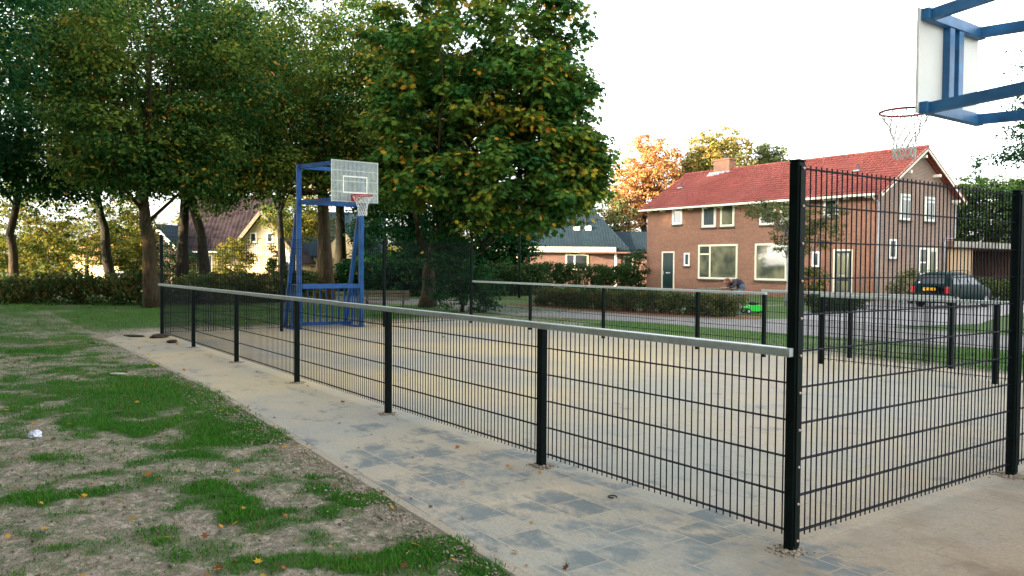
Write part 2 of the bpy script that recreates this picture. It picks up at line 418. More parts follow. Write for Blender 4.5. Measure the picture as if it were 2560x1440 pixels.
def trunk_mesh(path, r0, r1, targets, rng, nl=14, name='trunk', mat=None, parent=None, start=.45, lr=.32):
    mb = MB(); pts = [Vector(p) for p in path]
    # resample with slight wander
    fine = []; 
    for i in range(len(pts)-1):
        for k in range(4):
            t = k/4; p = pts[i].lerp(pts[i+1], t); fine.append(p + Vector((rng.normal()*.03, rng.normal()*.03, 0)) if fine else p)
    fine.append(pts[-1]); n = len(fine)
    rs = [r0*(1-i/(n-1)) + r1*i/(n-1) for i in range(n)]; rs[0] *= 1.35; rs[1] *= 1.08
    mb.tube(fine, rs, 12)
    if len(targets):
        idx = rng.choice(len(targets), min(nl, len(targets)), replace=False)
        for j in idx:
            tg = Vector(targets[j]); i0 = int(n*start + rng.random()*(n*(1-start)-1)); s0 = fine[min(i0, n-1)]
            mid = s0.lerp(tg, .45) + Vector((0, 0, -.12*(tg-s0).length)) + Vector((rng.normal()*.2, rng.normal()*.2, 0))
            m2 = s0.lerp(tg, .75) + Vector((rng.normal()*.15, rng.normal()*.15, .05))
            ra = rs[min(i0, n-1)]*lr + .01
            mb.tube([s0, mid, m2, tg], [ra, ra*.7, ra*.4, ra*.12], 6)
    return mb.build(name, mat or M['bark'], parent, world=True, smooth=True)
def tree(name, label, base, top, r0, blobs, nclump, cr, per, lsize, tmpl, lm, seed, nl=16, group=None, bends=(), bm_=None, shell=.55, r1=None, up=.35, flat=.65, tint=0.0, start=.45, cat='tree', lr=.32, pads=0):
    rng = np.random.default_rng(seed+1000)
    root = thing(name, label, cat, base, 0, group)
    o, cc = foliage('crown', blobs, nclump, cr, per, lsize, tmpl, lm, root, seed, shell, up, flat, tint, pads)
    trunk_mesh([base]+list(bends)+[top], r0, r1 if r1 else r0*.35, cc, rng, nl, 'trunk', bm_ or M['bark'], root, start, lr)
    return root
# ------------------------------------------------------------------ setting: ground
KERB = [(-14.9, -1.00), (-7.0, -1.00), (-4.7, -1.12), (-2.7, -1.23), (-.5, -1.35), (1.6, -1.47), (9, -1.9)]
def kerb_y(x): return np.interp(x, [k[0] for k in KERB], [k[1] for k in KERB])
PATCH = [  # green tufts near the viewer: lateral, ahead, radius sideways, radius ahead, strength
 (-2.9,9.6,1.6,1.5,1.0),(-4.9,9.6,1.4,1.6,.8),(-2.55,7.8,.75,.55,1.1),(-1.9,6.9,.62,.22,1.1),(-4.3,7.6,.5,.5,.6),(-2.6,6.5,.5,.3,.7),(-3.35,5.85,.35,.25,.6),
 (-1.75,5.0,.36,.20,1.2),(-1.05,4.95,.26,.22,1.3),(-1.25,5.5,.2,.12,1.0),(-3.0,5.2,.28,.25,.8),(-2.7,4.4,.4,.2,.9),(-1.2,4.0,.42,.2,1.1),(-.45,4.05,.42,.2,1.35),(-.25,3.75,.3,.15,1.2),
 (-3.4,4.3,.4,.2,.8),(-1.9,4.25,.3,.1,.7),(-2.1,5.6,.2,.2,.7),(-1.6,6.1,.35,.12,.7),(-.75,5.25,.12,.1,.9),(-3.9,5.0,.35,.3,.6),(-.95,6.7,.3,.12,.7),(-1.3,7.6,.3,.15,.6),(.15,3.72,.12,.1,1.0)]
BARE = [(-11.5,21.0,2.6,.8,.9),(-9.5,20.2,1.6,.5,.8),(-4.8,6.6,1.2,.7,.5),(-3.6,6.4,.9,.5,.4),(-7.2,11.5,1.5,.7,.5),(-5.9,8.2,1.2,.5,.4)]
def grassmask(x, y):
    x = np.asarray(x, float); y = np.asarray(y, float)
    dx, dy = x-CAM[0], y-CAM[1]
    lat = dx*RT[0]+dy*RT[1]; dep = dx*FH[0]+dy*FH[1]
    n1 = fbm(x*.9, y*.9, 0, 3); n2 = fbm(x*4.5, y*4.5, 0, 9); n3 = fbm(x*.35, y*.35, 0, 21)
    base = np.interp(dep, [0, 4, 6, 8, 11, 16, 60], [.34, .33, .30, .40, .56, .70, .8]) + (n1-.5)*.7
    wl_, wd_ = lat, dep
    lat = lat + (fbm(x*2.6, y*2.6, 0, 61)-.5)*1.5*np.clip(dep/7, .5, 1.6); dep = dep + (fbm(x*2.6, y*2.6, 0, 67)-.5)*1.3*np.clip(dep/7, .4, 1.6)
    base = base + (fbm(x*3.1, y*3.1, 0, 71)-.5)*.55
    for (a, b, ra, rb, s) in PATCH: base = base + (.15+.95*n2)*s*np.exp(-((lat-a)/ra)**2-((dep-b)/rb)**2)
    for (a, b, ra, rb, s) in BARE: base = base - s*np.exp(-((lat-a)/ra)**2-((dep-b)/rb)**2)
    base = np.maximum(base, .36+(n2-.5)*.3)
    dep = wd_
    d = kerb_y(x) - y
    left = base + (n2-.5)*.85 - .5*np.exp(-np.maximum(d, 0)/.22)
    left = np.where(d < .02, -1, left)
    # far end and right side
    far = .78 + (n1-.5)*.8 - .9*np.exp(-np.maximum(-16.2-x, 0)/.5)
    vr = .72 + (n1-.5)*.7 - .9*np.exp(-np.maximum(y-8.6, 0)/.35)
    lawn = .95 + (n1-.5)*.3
    g = np.where(y < kerb_y(x)+.01, left, np.where(x < -16.2, far, np.where(y > 14.8, lawn, vr)))
    g = np.where((x > 1.3) & (y > -1.6) & (y < 8.6), .05 + (n1-.5)*.5, g)
    g = np.where((x < -16.2) & (y < -1.0), np.maximum(left, far*.95 - (dep < 24)*.15), g)
    return np.clip(g, 0, 1)
def ground():
    def lines(fine, lo, hi, step, outer):
        a = list(np.arange(lo, hi+1e-6, step)); s = step; v = lo
        while v > -outer: s *= 1.12; v -= s; a.insert(0, v)
        s = step; v = hi
        while v < outer: s *= 1.12; v += s; a.append(v)
        return np.array(a)
    X = lines(None, -14, 2.5, .06, 900); Y = lines(None, -7.5, -.85, .05, 900)
    gx, gy = np.meshgrid(X, Y, indexing='ij')
    d = kerb_y(gx) - gy
    z = -.014 + .012*np.exp(-np.maximum(d, 0)/.3) + (fbm(gx*2.2, gy*2.2, 0, 5)-.5)*.05*np.clip(d/.5, 0, 1) + (fbm(gx*11, gy*11, 0, 6)-.5)*.05*np.clip(d/.1, 0, 1)
    z = np.where((d < -.05) & (gx > -16.6) & (gx < 1.9) & (gy < 8.7), -.05, z)
    z = np.where((gy > 8.7) | (gx < -16.6), np.minimum(z, -.006), z)
    v = np.stack([gx, gy, z], -1).reshape(-1, 3); ny = len(Y)
    i = np.arange((len(X)-1)*(ny-1)); a = (i//(ny-1))*ny + i % (ny-1)
    f = np.stack([a, a+ny, a+ny+1, a+1], -1)
    m = N('ground_soil_and_grass'); at = m.n('Attribute'); at.attribute_name = 'grass'
    n1 = m.noise(3, 8, .65); n2 = m.noise(30, 6, .7); n3 = m.noise(.6, 4, .6)
    soil = m.ramp(n2, [(.25, (.17, .125, .085)), (.5, (.44, .35, .265)), (.75, (.70, .59, .46))])
    soil = m.mix(m.ramp(n1, [(.42, (0, 0, 0)), (.62, (.6, .6, .6))]), soil, (.33, .28, .22))
    n4 = m.noise(7, 7, .75); soil = m.mix(m.ramp(n4, [(.46, (0, 0, 0)), (.56, (.62, .62, .62))]), soil, (.085, .165, .055))
    n5 = m.noise(16, 6, .75); soil = m.mix(m.ramp(n5, [(.54, (0, 0, 0)), (.60, (.8, .8, .8))]), soil, (.68, .57, .44)); n6 = m.noise(11, 7, .8); soil = m.mix(m.ramp(n6, [(.55, (0, 0, 0)), (.60, (.6, .6, .6))]), soil, (.13, .09, .06))
    sp = m.noise(70, 3, .7)
    soil = m.mix(m.ramp(sp, [(.62, (0, 0, 0)), (.68, (.8, .8, .8))]), soil, (.10, .07, .045))
    gr = m.ramp(n2, [(.3, (.025, .085, .012)), (.6, (.055, .145, .020)), (.8, (.13, .19, .04))])
    gr = m.mix(m.ramp(n3, [(.4, (0, 0, 0)), (.7, (.5, .5, .5))]), gr, (.13, .13, .035))
    fac = m.ramp(m.math('ADD', at.outputs['Fac'], m.math('MULTIPLY', m.math('SUBTRACT', n2, .5), .9)), [(.30, (0, 0, 0)), (.72, (.95, .95, .95))])
    m.col(m.mix(fac, soil, gr)).rough(.95).bump(m.math('ADD', m.math('ADD', n2, m.math('MULTIPLY', n5, 1.2)), m.math('MULTIPLY', sp, .5)), 1.0, .04)
    o = mesh_obj('ground', v, f, m.m, smooth=True); o['kind'] = 'structure'
    at = o.data.attributes.new('grass', 'FLOAT', 'POINT'); at.data.foreach_set('value', grassmask(gx, gy).ravel().astype(np.float32))
ground()

def paving_mat():
    m = N('sanded_paving'); tc = m.coord('Object')
    bt = m.n('TexBrick'); m.l(tc, bt.inputs['Vector']); bt.inputs['Scale'].default_value = 1; bt.offset = .5
    bt.inputs['Brick Width'].default_value = .30; bt.inputs['Row Height'].default_value = .30; bt.inputs['Mortar Size'].default_value = .0055; bt.inputs['Mortar Smooth'].default_value = .3
    bt.inputs['Color1'].default_value = (.115, .145, .155, 1); bt.inputs['Color2'].default_value = (.165, .195, .20, 1); bt.inputs['Mortar'].default_value = (.40, .33, .24, 1)
    sx = m.n('SeparateXYZ'); m.l(tc, sx.inputs[0])
    mp = m.n('Mapping'); mp.inputs['Scale'].default_value = (1.0, 1.5, 1); mp.inputs['Rotation'].default_value = (0, 0, .5); m.l(tc, mp.inputs['Vector'])
    na = m.noise(2.1, 9, .62, mp.outputs[0]); nb = m.noise(45, 5, .7); nc = m.noise(.55, 4, .6); nd = m.noise(9, 6, .7, mp.outputs[0])
    # more sand towards the far end and inside the court
    inside = m.n('MapRange'); inside.inputs[1].default_value = -.05; inside.inputs[2].default_value = .5; m.l(sx.outputs[1], inside.inputs[0])
    farr = m.n('MapRange'); farr.inputs[1].default_value = -2.5; farr.inputs[2].default_value = -6.5; m.l(sx.outputs[0], farr.inputs[0])
    nearr = m.n('MapRange'); nearr.inputs[1].default_value = -.6; nearr.inputs[2].default_value = 1.2; m.l(sx.outputs[0], nearr.inputs[0])
    s = m.math('ADD', na, m.math('MULTIPLY', m.math('SUBTRACT', nd, .5), .38))
    b2 = m.n('TexBrick'); m.l(tc, b2.inputs['Vector']); b2.inputs['Scale'].default_value = 1; b2.offset = .5; b2.inputs['Brick Width'].default_value = .30; b2.inputs['Row Height'].default_value = .30; b2.inputs['Mortar Size'].default_value = .006
    b2.inputs['Color1'].default_value = (0, 0, 0, 1); b2.inputs['Color2'].default_value = (1, 1, 1, 1); b2.inputs['Mortar'].default_value = (1, 1, 1, 1)
    s = m.math('ADD', s, m.math('MULTIPLY', m.math('SUBTRACT', b2.outputs[0], .45), .11))
    s = m.math('ADD', s, m.math('MULTIPLY', inside.outputs[0], .14))
    s = m.math('ADD', s, m.math('MULTIPLY', farr.outputs[0], .13))
    s = m.math('ADD', s, m.math('MULTIPLY', nearr.outputs[0], .06))
    cov = m.ramp(s, [(.42, (.15, .15, .15)), (.50, (.55, .55, .55)), (.545, (.88, .88, .88)), (.7, (.97, .97, .97))])
    sand = m.ramp(nb, [(.25, (.31, .25, .175)), (.55, (.435, .365, .27)), (.8, (.53, .455, .345))])
    sand = m.mix(m.ramp(nc, [(.40, (0, 0, 0)), (.62, (1, 1, 1))]), sand, m.ramp(nb, [(.3, (.285, .28, .24)), (.7, (.37, .36, .305))]))
    yel = m.ramp(m.noise(.33, 3, .5), [(.42, (0, 0, 0)), (.60, (.85, .85, .85))])
    yel = m.math('MULTIPLY', yel, farr.outputs[0]); sand = m.mix(yel, sand, (.52, .41, .24)); sand = m.mix(nearr.outputs[0], sand, m.ramp(nb, [(.3, (.20, .135, .08)), (.7, (.34, .24, .15))]))
    mp2 = m.n('Mapping'); mp2.inputs['Scale'].default_value = (1.2, 7, 1); mp2.inputs['Rotation'].default_value = (0, 0, -.95); m.l(tc, mp2.inputs['Vector'])
    st = m.ramp(m.noise(4.5, 6, .7, mp2.outputs[0]), [(.62, (0, 0, 0)), (.72, (.55, .55, .55))])
    sand = m.mix(st, sand, (.26, .27, .25))
    jn = m.math('MULTIPLY', b2.outputs['Fac'], m.math('MULTIPLY', m.ramp(m.noise(3.3, 6, .7), [(.45, (0, 0, 0)), (.58, (1, 1, 1))]), inside.outputs[0]))
    sand = m.mix(m.math('MULTIPLY', jn, .55), sand, (.16, .15, .12))
    br = m.math('MULTIPLY', m.ramp(m.noise(1.4, 7, .7), [(.48, (0, 0, 0)), (.60, (.75, .75, .75))]), nearr.outputs[0]); sand = m.mix(br, sand, (.13, .085, .045))
    m.col(m.mix(cov, bt.outputs[0], sand)).rough(.9)
    m.bump(m.math('ADD', m.math('MULTIPLY', s, 1.2), m.math('MULTIPLY', nb, .25)), .55, .02)
    return m.m
M['paving'] = paving_mat()
mb = MB()
out = [(x, y) for x, y in KERB if x < 1.7] + [(1.6, 8.62), (-16.2, 8.62), (-16.2, .2), (-15.4, -.75)]
top = [(x, y, 0) for x, y in out]; bot = [(x, y, -.09) for x, y in out]; n = len(out)
mb.add(top+bot, [tuple(range(n))] + [(i, n+i, n+(i+1) % n, (i+1) % n) for i in range(n)])
tag(mb.build('paving', M['paving']), kind='structure')
def kerbmat():
    m = N('sandy_kerb'); n1 = m.noise(4, 6, .65); n2 = m.noise(50, 4, .7)
    c = m.ramp(n2, [(.3, (.27, .225, .17)), (.7, (.41, .355, .27))]); c = m.mix(m.ramp(n1, [(.55, (0, 0, 0)), (.66, (.75, .75, .75))]), c, (.22, .22, .20))
    m.col(c).rough(.9).bump(n2, .4, .01); return m.m
mb = MB()
for (xa, ya), (xb, yb) in zip(KERB[:-2], KERB[1:-1]):
    L = xb-xa; k = max(1, int(round(L/1.0)))
    for i in range(k):
        t0, t1 = i/k, (i+1)/k; x0, x1 = xa+L*t0, xa+L*t1; y0, y1 = ya+(yb-ya)*t0, ya+(yb-ya)*t1; g = .004; zt = .003+.002*((i*7) % 3)
        prof = [(-.085, -.08), (.0, -.08), (.0, zt-.006), (-.008, zt), (-.072, zt), (-.085, zt-.014)]
        vs = [(x0+g, y0+a, b) for a, b in prof] + [(x1-g, y1+a, b) for a, b in prof]
        mb.add(vs, [tuple(range(6))[::-1], tuple(range(6, 12))] + [(j, (j+1) % 6, 6+(j+1) % 6, 6+j) for j in range(6)])
tag(mb.build('kerb', kerbmat()), kind='structure')
def asphalt():
    m = N('path_pavers'); bt = m.n('TexBrick'); m.l(m.coord('Object'), bt.inputs['Vector']); bt.inputs['Scale'].default_value = 1
    bt.inputs['Brick Width'].default_value = .21; bt.inputs['Row Height'].default_value = .105; bt.inputs['Mortar Size'].default_value = .006
    bt.inputs['Color1'].default_value = (.16, .155, .15, 1); bt.inputs['Color2'].default_value = (.22, .205, .195, 1); bt.inputs['Mortar'].default_value = (.10, .095, .085, 1)
    n1 = m.noise(1.1, 6, .65); c = m.mix(.8, bt.outputs[0], m.ramp(n1, [(.3, (.7, .72, .76)), (.7, (1.25, 1.2, 1.1))]), 'MULTIPLY')
    m.col(c).rough(.8).bump(m.noise(60, 3), .3, .01); return m.m
def sheet(name, pts, z, m):
    return tag(MB().poly([(x, y, z) for x, y in pts]).build(name, m), kind='structure')
M['path'] = asphalt()
sheet('path', [(-29, 9.5), (-24, 10.3), (-20, 10.2), (-16.3, 10.4), (-12.5, 11.6), (-9, 11.7), (-4, 12.3), (8, 13), (30, 14.5), (30, 17.8), (8, 16.6), (-3, 15.8), (-8.3, 15.7), (-9.6, 16.1), (-11.4, 16.3), (-11.8, 15.2), (-14.1, 13.9), (-18, 13.6), (-21, 13.7), (-25, 13.5), (-30, 12.3)], .002, M['path'])
sheet('driveway', [(-11.4, 16.4), (-9.6, 16.2), (-8.2, 15.8), (-7.4, 19), (-9.0, 24.5), (-9.8, 36.0), (-9.8, 44), (-16.2, 44), (-16.2, 28), (-14.6, 23), (-13.0, 19.0)], .006,
      plain('light_pavers', (.26, .25, .245), .8, 0, .12, 5))
sheet('road', [(8.5, 22), (40, 24), (40, 30), (8.5, 28)], .002, M['path'])
def bed():
    m = N('leaf_litter'); n1 = m.noise(25, 5, .7); m.col(m.ramp(n1, [(.3, (.05, .03, .02)), (.5, (.16, .07, .03)), (.7, (.30, .15, .05))])).rough(.95).bump(n1, .6, .03); return m.m
sheet('soil_bed', [(-22, 13.5), (-18, 13.5), (-14.1, 13.75), (-12, 14.9), (-11.7, 15.6), (-12.4, 16.2), (-16, 15.9), (-22, 15.6)], .010, bed())
sheet('soil_verge', [(-31, 7), (-25, 9.0), (-24.3, 10.0), (-29, 9.4), (-36, 8.5)], .006, bed())

# ------------------------------------------------------------------ grass
def grass():
    rng = np.random.default_rng(7)
    pos = []; h = []
    # near field, dense; far field sparser and taller-looking tufts
    for (lo, hi, cnt, hh) in ((3.3, 7.5, 260000, .036), (7.5, 14, 230000, .045), (14, 30, 190000, .06)):
        dep = np.sqrt(lo**2 + rng.random(cnt)*(hi**2-lo**2)); lat = (-.70 + rng.random(cnt)*(1.40))*dep
        x = CAM[0]+RT[0]*lat+FH[0]*dep; y = CAM[1]+RT[1]*lat+FH[1]*dep
        g = grassmask(x, y); keep = rng.random(cnt) < np.clip((g-.22)*1.6, 0, 1)**1.8
        keep &= (y < kerb_y(x)-.03) | (x < -16.4) | ((y > 8.7) & (y < np.interp(x, [-16.3, -12.5, -9, -4, 2], [10.3, 11.5, 11.6, 12.2, 12.6])))
        keep &= ~((x < -24) & (y > 7))
        x, y, g = x[keep], y[keep], g[keep]
        pos.append(np.stack([x, y, np.full(len(x), -.012)], -1)); h.append(hh*(.35+rng.random(len(x)))*(.15+1.0*g))
    pos = np.concatenate(pos); h = np.concatenate(h); n = len(pos)
    a = rng.random(n)*6.283; w = .0028+.0022*rng.random(n) + h*.03
    d = np.stack([np.cos(a), np.sin(a), np.zeros(n)], -1); ln = rng.normal(size=(n, 3))*.45; ln[:, 2] = 1
    ln /= np.linalg.norm(ln, axis=1, keepdims=True)
    v = np.stack([pos-d*w[:, None], pos+d*w[:, None], pos+ln*h[:, None]], 1).reshape(-1, 3)
    tint = np.clip(.5*fbm(pos[:, 0]*1.5, pos[:, 1]*1.5, 0, 41)+.5*rng.random(n)+.0, 0, .9); hot = rng.random(n) < .03; tint[hot] = 1
    tag(mesh_obj('grass', v, np.arange(3*n).reshape(-1, 3), M['grassblade'], fattr=tint), 'short green grass growing in ragged patches over sandy soil', 'grass', kind='stuff')
    # fallen leaves
    rng = np.random.default_rng(11); P_ = []
    for (lo, hi, cnt, sz) in ((3.6, 7, 130, .035), (7, 14, 190, .045), (14, 27, 260, .07)):
        dep = np.sqrt(lo**2 + rng.random(cnt)*(hi**2-lo**2)); lat = (-.66+rng.random(cnt)*.75)*dep
        x = CAM[0]+RT[0]*lat+FH[0]*dep; y = CAM[1]+RT[1]*lat+FH[1]*dep
        k = (y < kerb_y(x)+.0) | (rng.random(cnt) < .3) | (x < -16)
        k &= ~((x > -16) & (y > .1) & (rng.random(cnt) < .85))
        P_.append(np.stack([x, y, np.full(cnt, .014), np.full(cnt, sz)], -1)[k])
    xx = rng.uniform(-8, 1, 90); P_.append(np.stack([xx, kerb_y(xx)-.12+rng.normal(size=90)*.10, np.full(90, .014), np.full(90, .028)], -1))
    q = np.concatenate(P_); nr = rng.normal(size=(len(q), 3))*.35; nr[:, 2] = 1
    size = q[:, 3]*(.6+.9*rng.random(len(q))); q[:, 2] = .004+size*.18
    v, f = leaves(q[:, :3], nr, size, MAPLE, rng)
    tag(mesh_obj('fallen_leaves', v, f, M['dryleaf'], fattr=rng.random(len(q))**.8), 'brown and orange autumn leaves scattered over grass, kerb and paving', 'fallen leaves', kind='stuff')
    # sandy clods
    rng = np.random.default_rng(12); mb = MB(); pts = []
    for i in range(900):
        dep = math.sqrt(3.6**2+rng.random()*(9**2-3.6**2)); lat = (-.66+rng.random()*.72)*dep
        x, y = float(CAM[0]+RT[0]*lat+FH[0]*dep), float(CAM[1]+RT[1]*lat+FH[1]*dep)
        if y > kerb_y(x)-.02: continue
        s = .004+.008*rng.random()**2; mb.ball((x, y, 0), (s*1.5, s, s*.7), 6, 4)
    tag(mb.build('soil_crumbs', plain('soil_crumbs', (.15, .12, .085), .95, 0, .25, 40), smooth=True), 'small crumbs of sandy soil strewn between the grass patches', 'soil', kind='stuff')
def sand_crumbs():
    rng = np.random.default_rng(15); mb = MB()
    for i in range(2600):
        x = -9.5+10.5*rng.random()**.8; d = abs(rng.normal())*.16; y = float(kerb_y(x))-.10-d; s = (.0022+.0058*rng.random()**3)*(1+.08*abs(x))
        mb.ball((x, y, .004), (s*1.6, s*1.2, s*.75), 6, 4)
    for px in [0]+[-2.16-2.52*i for i in range(6)]:
        for i in range(110):
            a = rng.random()*6.28; r = .03+abs(rng.normal())*.045; s = .004+.007*rng.random()**2; mb.ball((px+math.cos(a)*r, -.01+math.sin(a)*r, max(0, .010-r*.08)), (s*1.5, s*1.3, s*.9), 6, 4)
    for i in range(140):
        a = rng.random()*6.28; r = .03+abs(rng.normal())*.06; s = .004+.008*rng.random()**2; mb.ball((math.cos(a)*r, 2.655+math.sin(a)*r, max(0, .010-r*.08)), (s*1.5, s*1.3, s*.9), 6, 4)
    tag(mb.build('sand_crumbs', plain('sand_crumbs', (.33, .27, .20), .95, 0, .2, 40), smooth=True), 'pale sandy crumbs along the outer edge of the kerb and round the post feet', 'sand', kind='stuff')
grass(); sand_crumbs()
# ------------------------------------------------------------------ the fenced court
S = 2.52; B0 = 2.16; WID = 7.50; L = B0+5*S; ZR = 1.087
def mesh_panel(p0, p1, zs, zt, name, parent, zbot=None):
    """double-bar mesh panel: vertical wires plus paired horizontal bars at heights zs"""
    mb = MB(); p0 = Vector((p0[0], p0[1], 0)); p1 = Vector((p1[0], p1[1], 0)); d = p1-p0; ln = d.length; d.normalize(); nrm = Vector((-d.y, d.x, 0))
    n = int(ln/.05); off = (ln-n*.05)/2
    for i in range(n+1):
        c = p0 + d*(off+i*.05); r = .0028
        vs = [c+d*a*r+nrm*b*r for a, b in ((-1,-1),(1,-1),(1,1),(-1,1))]
        zb = zs[0]-.03
        mb.add([(q.x, q.y, zb) for q in vs]+[(q.x, q.y, zt) for q in vs], [(0,1,5,4),(1,2,6,5),(2,3,7,6),(3,0,4,7),(0,3,2,1),(4,5,6,7)])
    for z in zs:
        for sgn in (-1, 1):
            a = p0+nrm*sgn*.0075; b = p1+nrm*sgn*.0075
            mb.beam((a.x, a.y, z), (b.x, b.y, z), .006, .0068)
    return mb.build(name, M['wire'], parent, world=True)
LOWZ = [.09, .29, .49, .69, .89]; TALLZ = [.09+.195*i for i in range(11)]
def post(x, y, h, parent, bolts=0, face=(0, -1), name='post', tall=False):
    mb = MB(); mb.bbox(x-.03, x+.03, y-.03, y+.03, -.05, h, .006)
    o = mb.build(name, M['fence'], parent, world=True)
    fx, fy = face
    st = MB()
    if tall:
        st.bbox(x+fx*.034-(.022 if fx == 0 else .004), x+fx*.034+(.022 if fx == 0 else .004), y+fy*.034-(.022 if fy == 0 else .004), y+fy*.034+(.022 if fy == 0 else .004), .03, h-.02, .0015)
        st.build('cover_strip', M['fence'], o, world=True)
        c = MB().bbox(x-.032, x+.032, y-.032, y+.032, h, h+.012, .005); c.build('cap', M['fence'], o, world=True)
    for i in range(bolts):
        z = .06+.1973*i; b = MB(); b.ball((x+fx*.039, y+fy*.039, z), (.0085, .0085, .0085), 8, 6); b.build('bolt', M['bolt'], o, world=True, smooth=True)
    return o
def rail(x0, x1, y, parent, z=ZR, dz0=0, dz1=0, axis=0):
    mb = MB(); bm = bmesh.new(); w = .032
    prof = [(-w, -.045), (w, -.045), (w, -.004), (w-.004, 0), (-w+.004, 0), (-w, -.004)]
    vs = [(x0, y+a, z+dz0+b) for a, b in prof]+[(x1, y+a, z+dz1+b) for a, b in prof]
    mb.add(vs, [tuple(range(6))[::-1], tuple(range(6, 12))]+[(j, (j+1) % 6, 6+(j+1) % 6, 6+j) for j in range(6)])
    return mb.build('top_rail', M['galv'], parent, world=True)
xs = [0, -B0]+[-B0-S*i for i in range(1, 6)]
# near long side
f = thing('mesh_fence', 'long low dark mesh fence with galvanised top rail beside the sandy tile strip', 'fence', (0, 0, 0))
for i in range(1, 6): post(xs[i], -.01, 1.045, f)
for i in range(6): mesh_panel((xs[i]-.02, .032), (xs[i+1]+.02, .032), LOWZ, 1.05, 'mesh_panel', f)
rail(.015, -5.92, -.032, f); rail(-5.925, -12.1, -.033, f, dz0=.004); rail(-12.105, xs[6]-.03, -.032, f, dz1=-.003)
for x in (xs[1], xs[2], xs[3], xs[4]):
    b = MB().ball((x+.02, -.032, ZR+.001), (.012, .012, .006), 8, 4); b.build('rail_bolt', M['galv'], f, world=True, smooth=True)
# tall end panels
def tall(label, x, y0, y1, y2, strip=(1, 0), nb=0, corner_first=True, gapless=False):
    f = thing('tall_mesh_fence', label, 'fence', (x, y0, 0))
    post(x, y0, 2.07, f, nb, strip, tall=True)
    post(x, y1, 2.07, f, 0, strip, tall=True)
    a, b = (y0, y1) if y0 < y1 else (y1, y0)
    mesh_panel((x-.005, a+.02), (x-.005, b-.02), TALLZ, 2.06, 'mesh_panel', f)
    if y2 is not None:
        c, d = (y1, y2) if y1 < y2 else (y2, y1)
        mesh_panel((x-.005, c+.03), (x-.005, d), TALLZ, 2.06, 'mesh_panel', f)
    return f
tall('tall dark mesh fence panel at the near corner, studded post in front', 0, 0, 2.655, 2.90, (1, 0), 11)
tall('tall dark mesh fence panel at the far left end of the court', -L, 0, 2.49, 2.98, (1, 0))
tall('tall dark mesh fence at the far right end of the court before the dark shrub', -L, WID, WID-2.49, WID-2.98, (1, 0))
tall('tall dark mesh fence panel right of the near hoop stand', 0, WID, WID-2.655, WID-2.90, (1, 0))
# far long side, with the staggered entrance
f = thing('mesh_fence', 'low dark mesh fence with galvanised rail along the far side, left of the entrance gap', 'fence', (-L, WID, 0))
xr = [-L+S*i for i in range(6)]; XG = xr[3]+1.44
for x in (xr[1], xr[2], xr[3], XG): post(x, WID+.01, 1.045, f, 0)
for a, b in ((0, 1), (1, 2), (2, 3)): mesh_panel((xr[a]+.03, WID-.032), (xr[b]-.03, WID-.032), LOWZ, 1.05, 'mesh_panel', f)
mesh_panel((xr[3]+.03, WID-.032), (XG-.03, WID-.032), LOWZ, 1.05, 'mesh_panel', f)
rail(-L-.02, -L+S*1.32, WID+.03, f, z=ZR+.012, dz1=-.008); rail(-L+S*1.322, XG+.02, WID+.03, f, dz1=-.004)
f = thing('mesh_fence', 'low dark mesh fence with galvanised rail along the far side, right of the entrance gap', 'fence', (xr[4], WID, 0))
for x in (xr[4], xr[5]): post(x, WID+.01, 1.045, f, 0)
mesh_panel((xr[4]+.03, WID-.032), (xr[5]-.03, WID-.032), LOWZ, 1.05, 'mesh_panel', f)
mesh_panel((xr[5]+.03, WID-.032), (-.05, WID-.032), LOWZ, 1.05, 'mesh_panel', f)
rail(xr[4]-.03, -.03, WID+.03, f)
f = thing('mesh_fence', 'short low mesh screen standing just outside the entrance gap', 'fence', (xr[3]+1.0, WID+1.1, 0))
YB = WID+1.12; a0, a1 = xr[3]+.55, xr[3]+.55+S*1.35
for x in (a0+.62, a0+.1+S*.66, a1-.0): post(x, YB+.01, 1.045, f, 0)
mesh_panel((a0+.05, YB-.032), (a0+.07+S*.66, YB-.032), LOWZ, 1.05, 'mesh_panel', f)
mesh_panel((a0+.13+S*.66, YB-.032), (a1-.03, YB-.032), LOWZ, 1.05, 'mesh_panel', f)
rail(a0, a1+.03, YB+.03, f)
MB().bbox(a1-.03, a1+.035, YB-.0, YB+.06, 1.05, 1.105, .006).build('rail_end_cap', M['fence'], f, world=True)

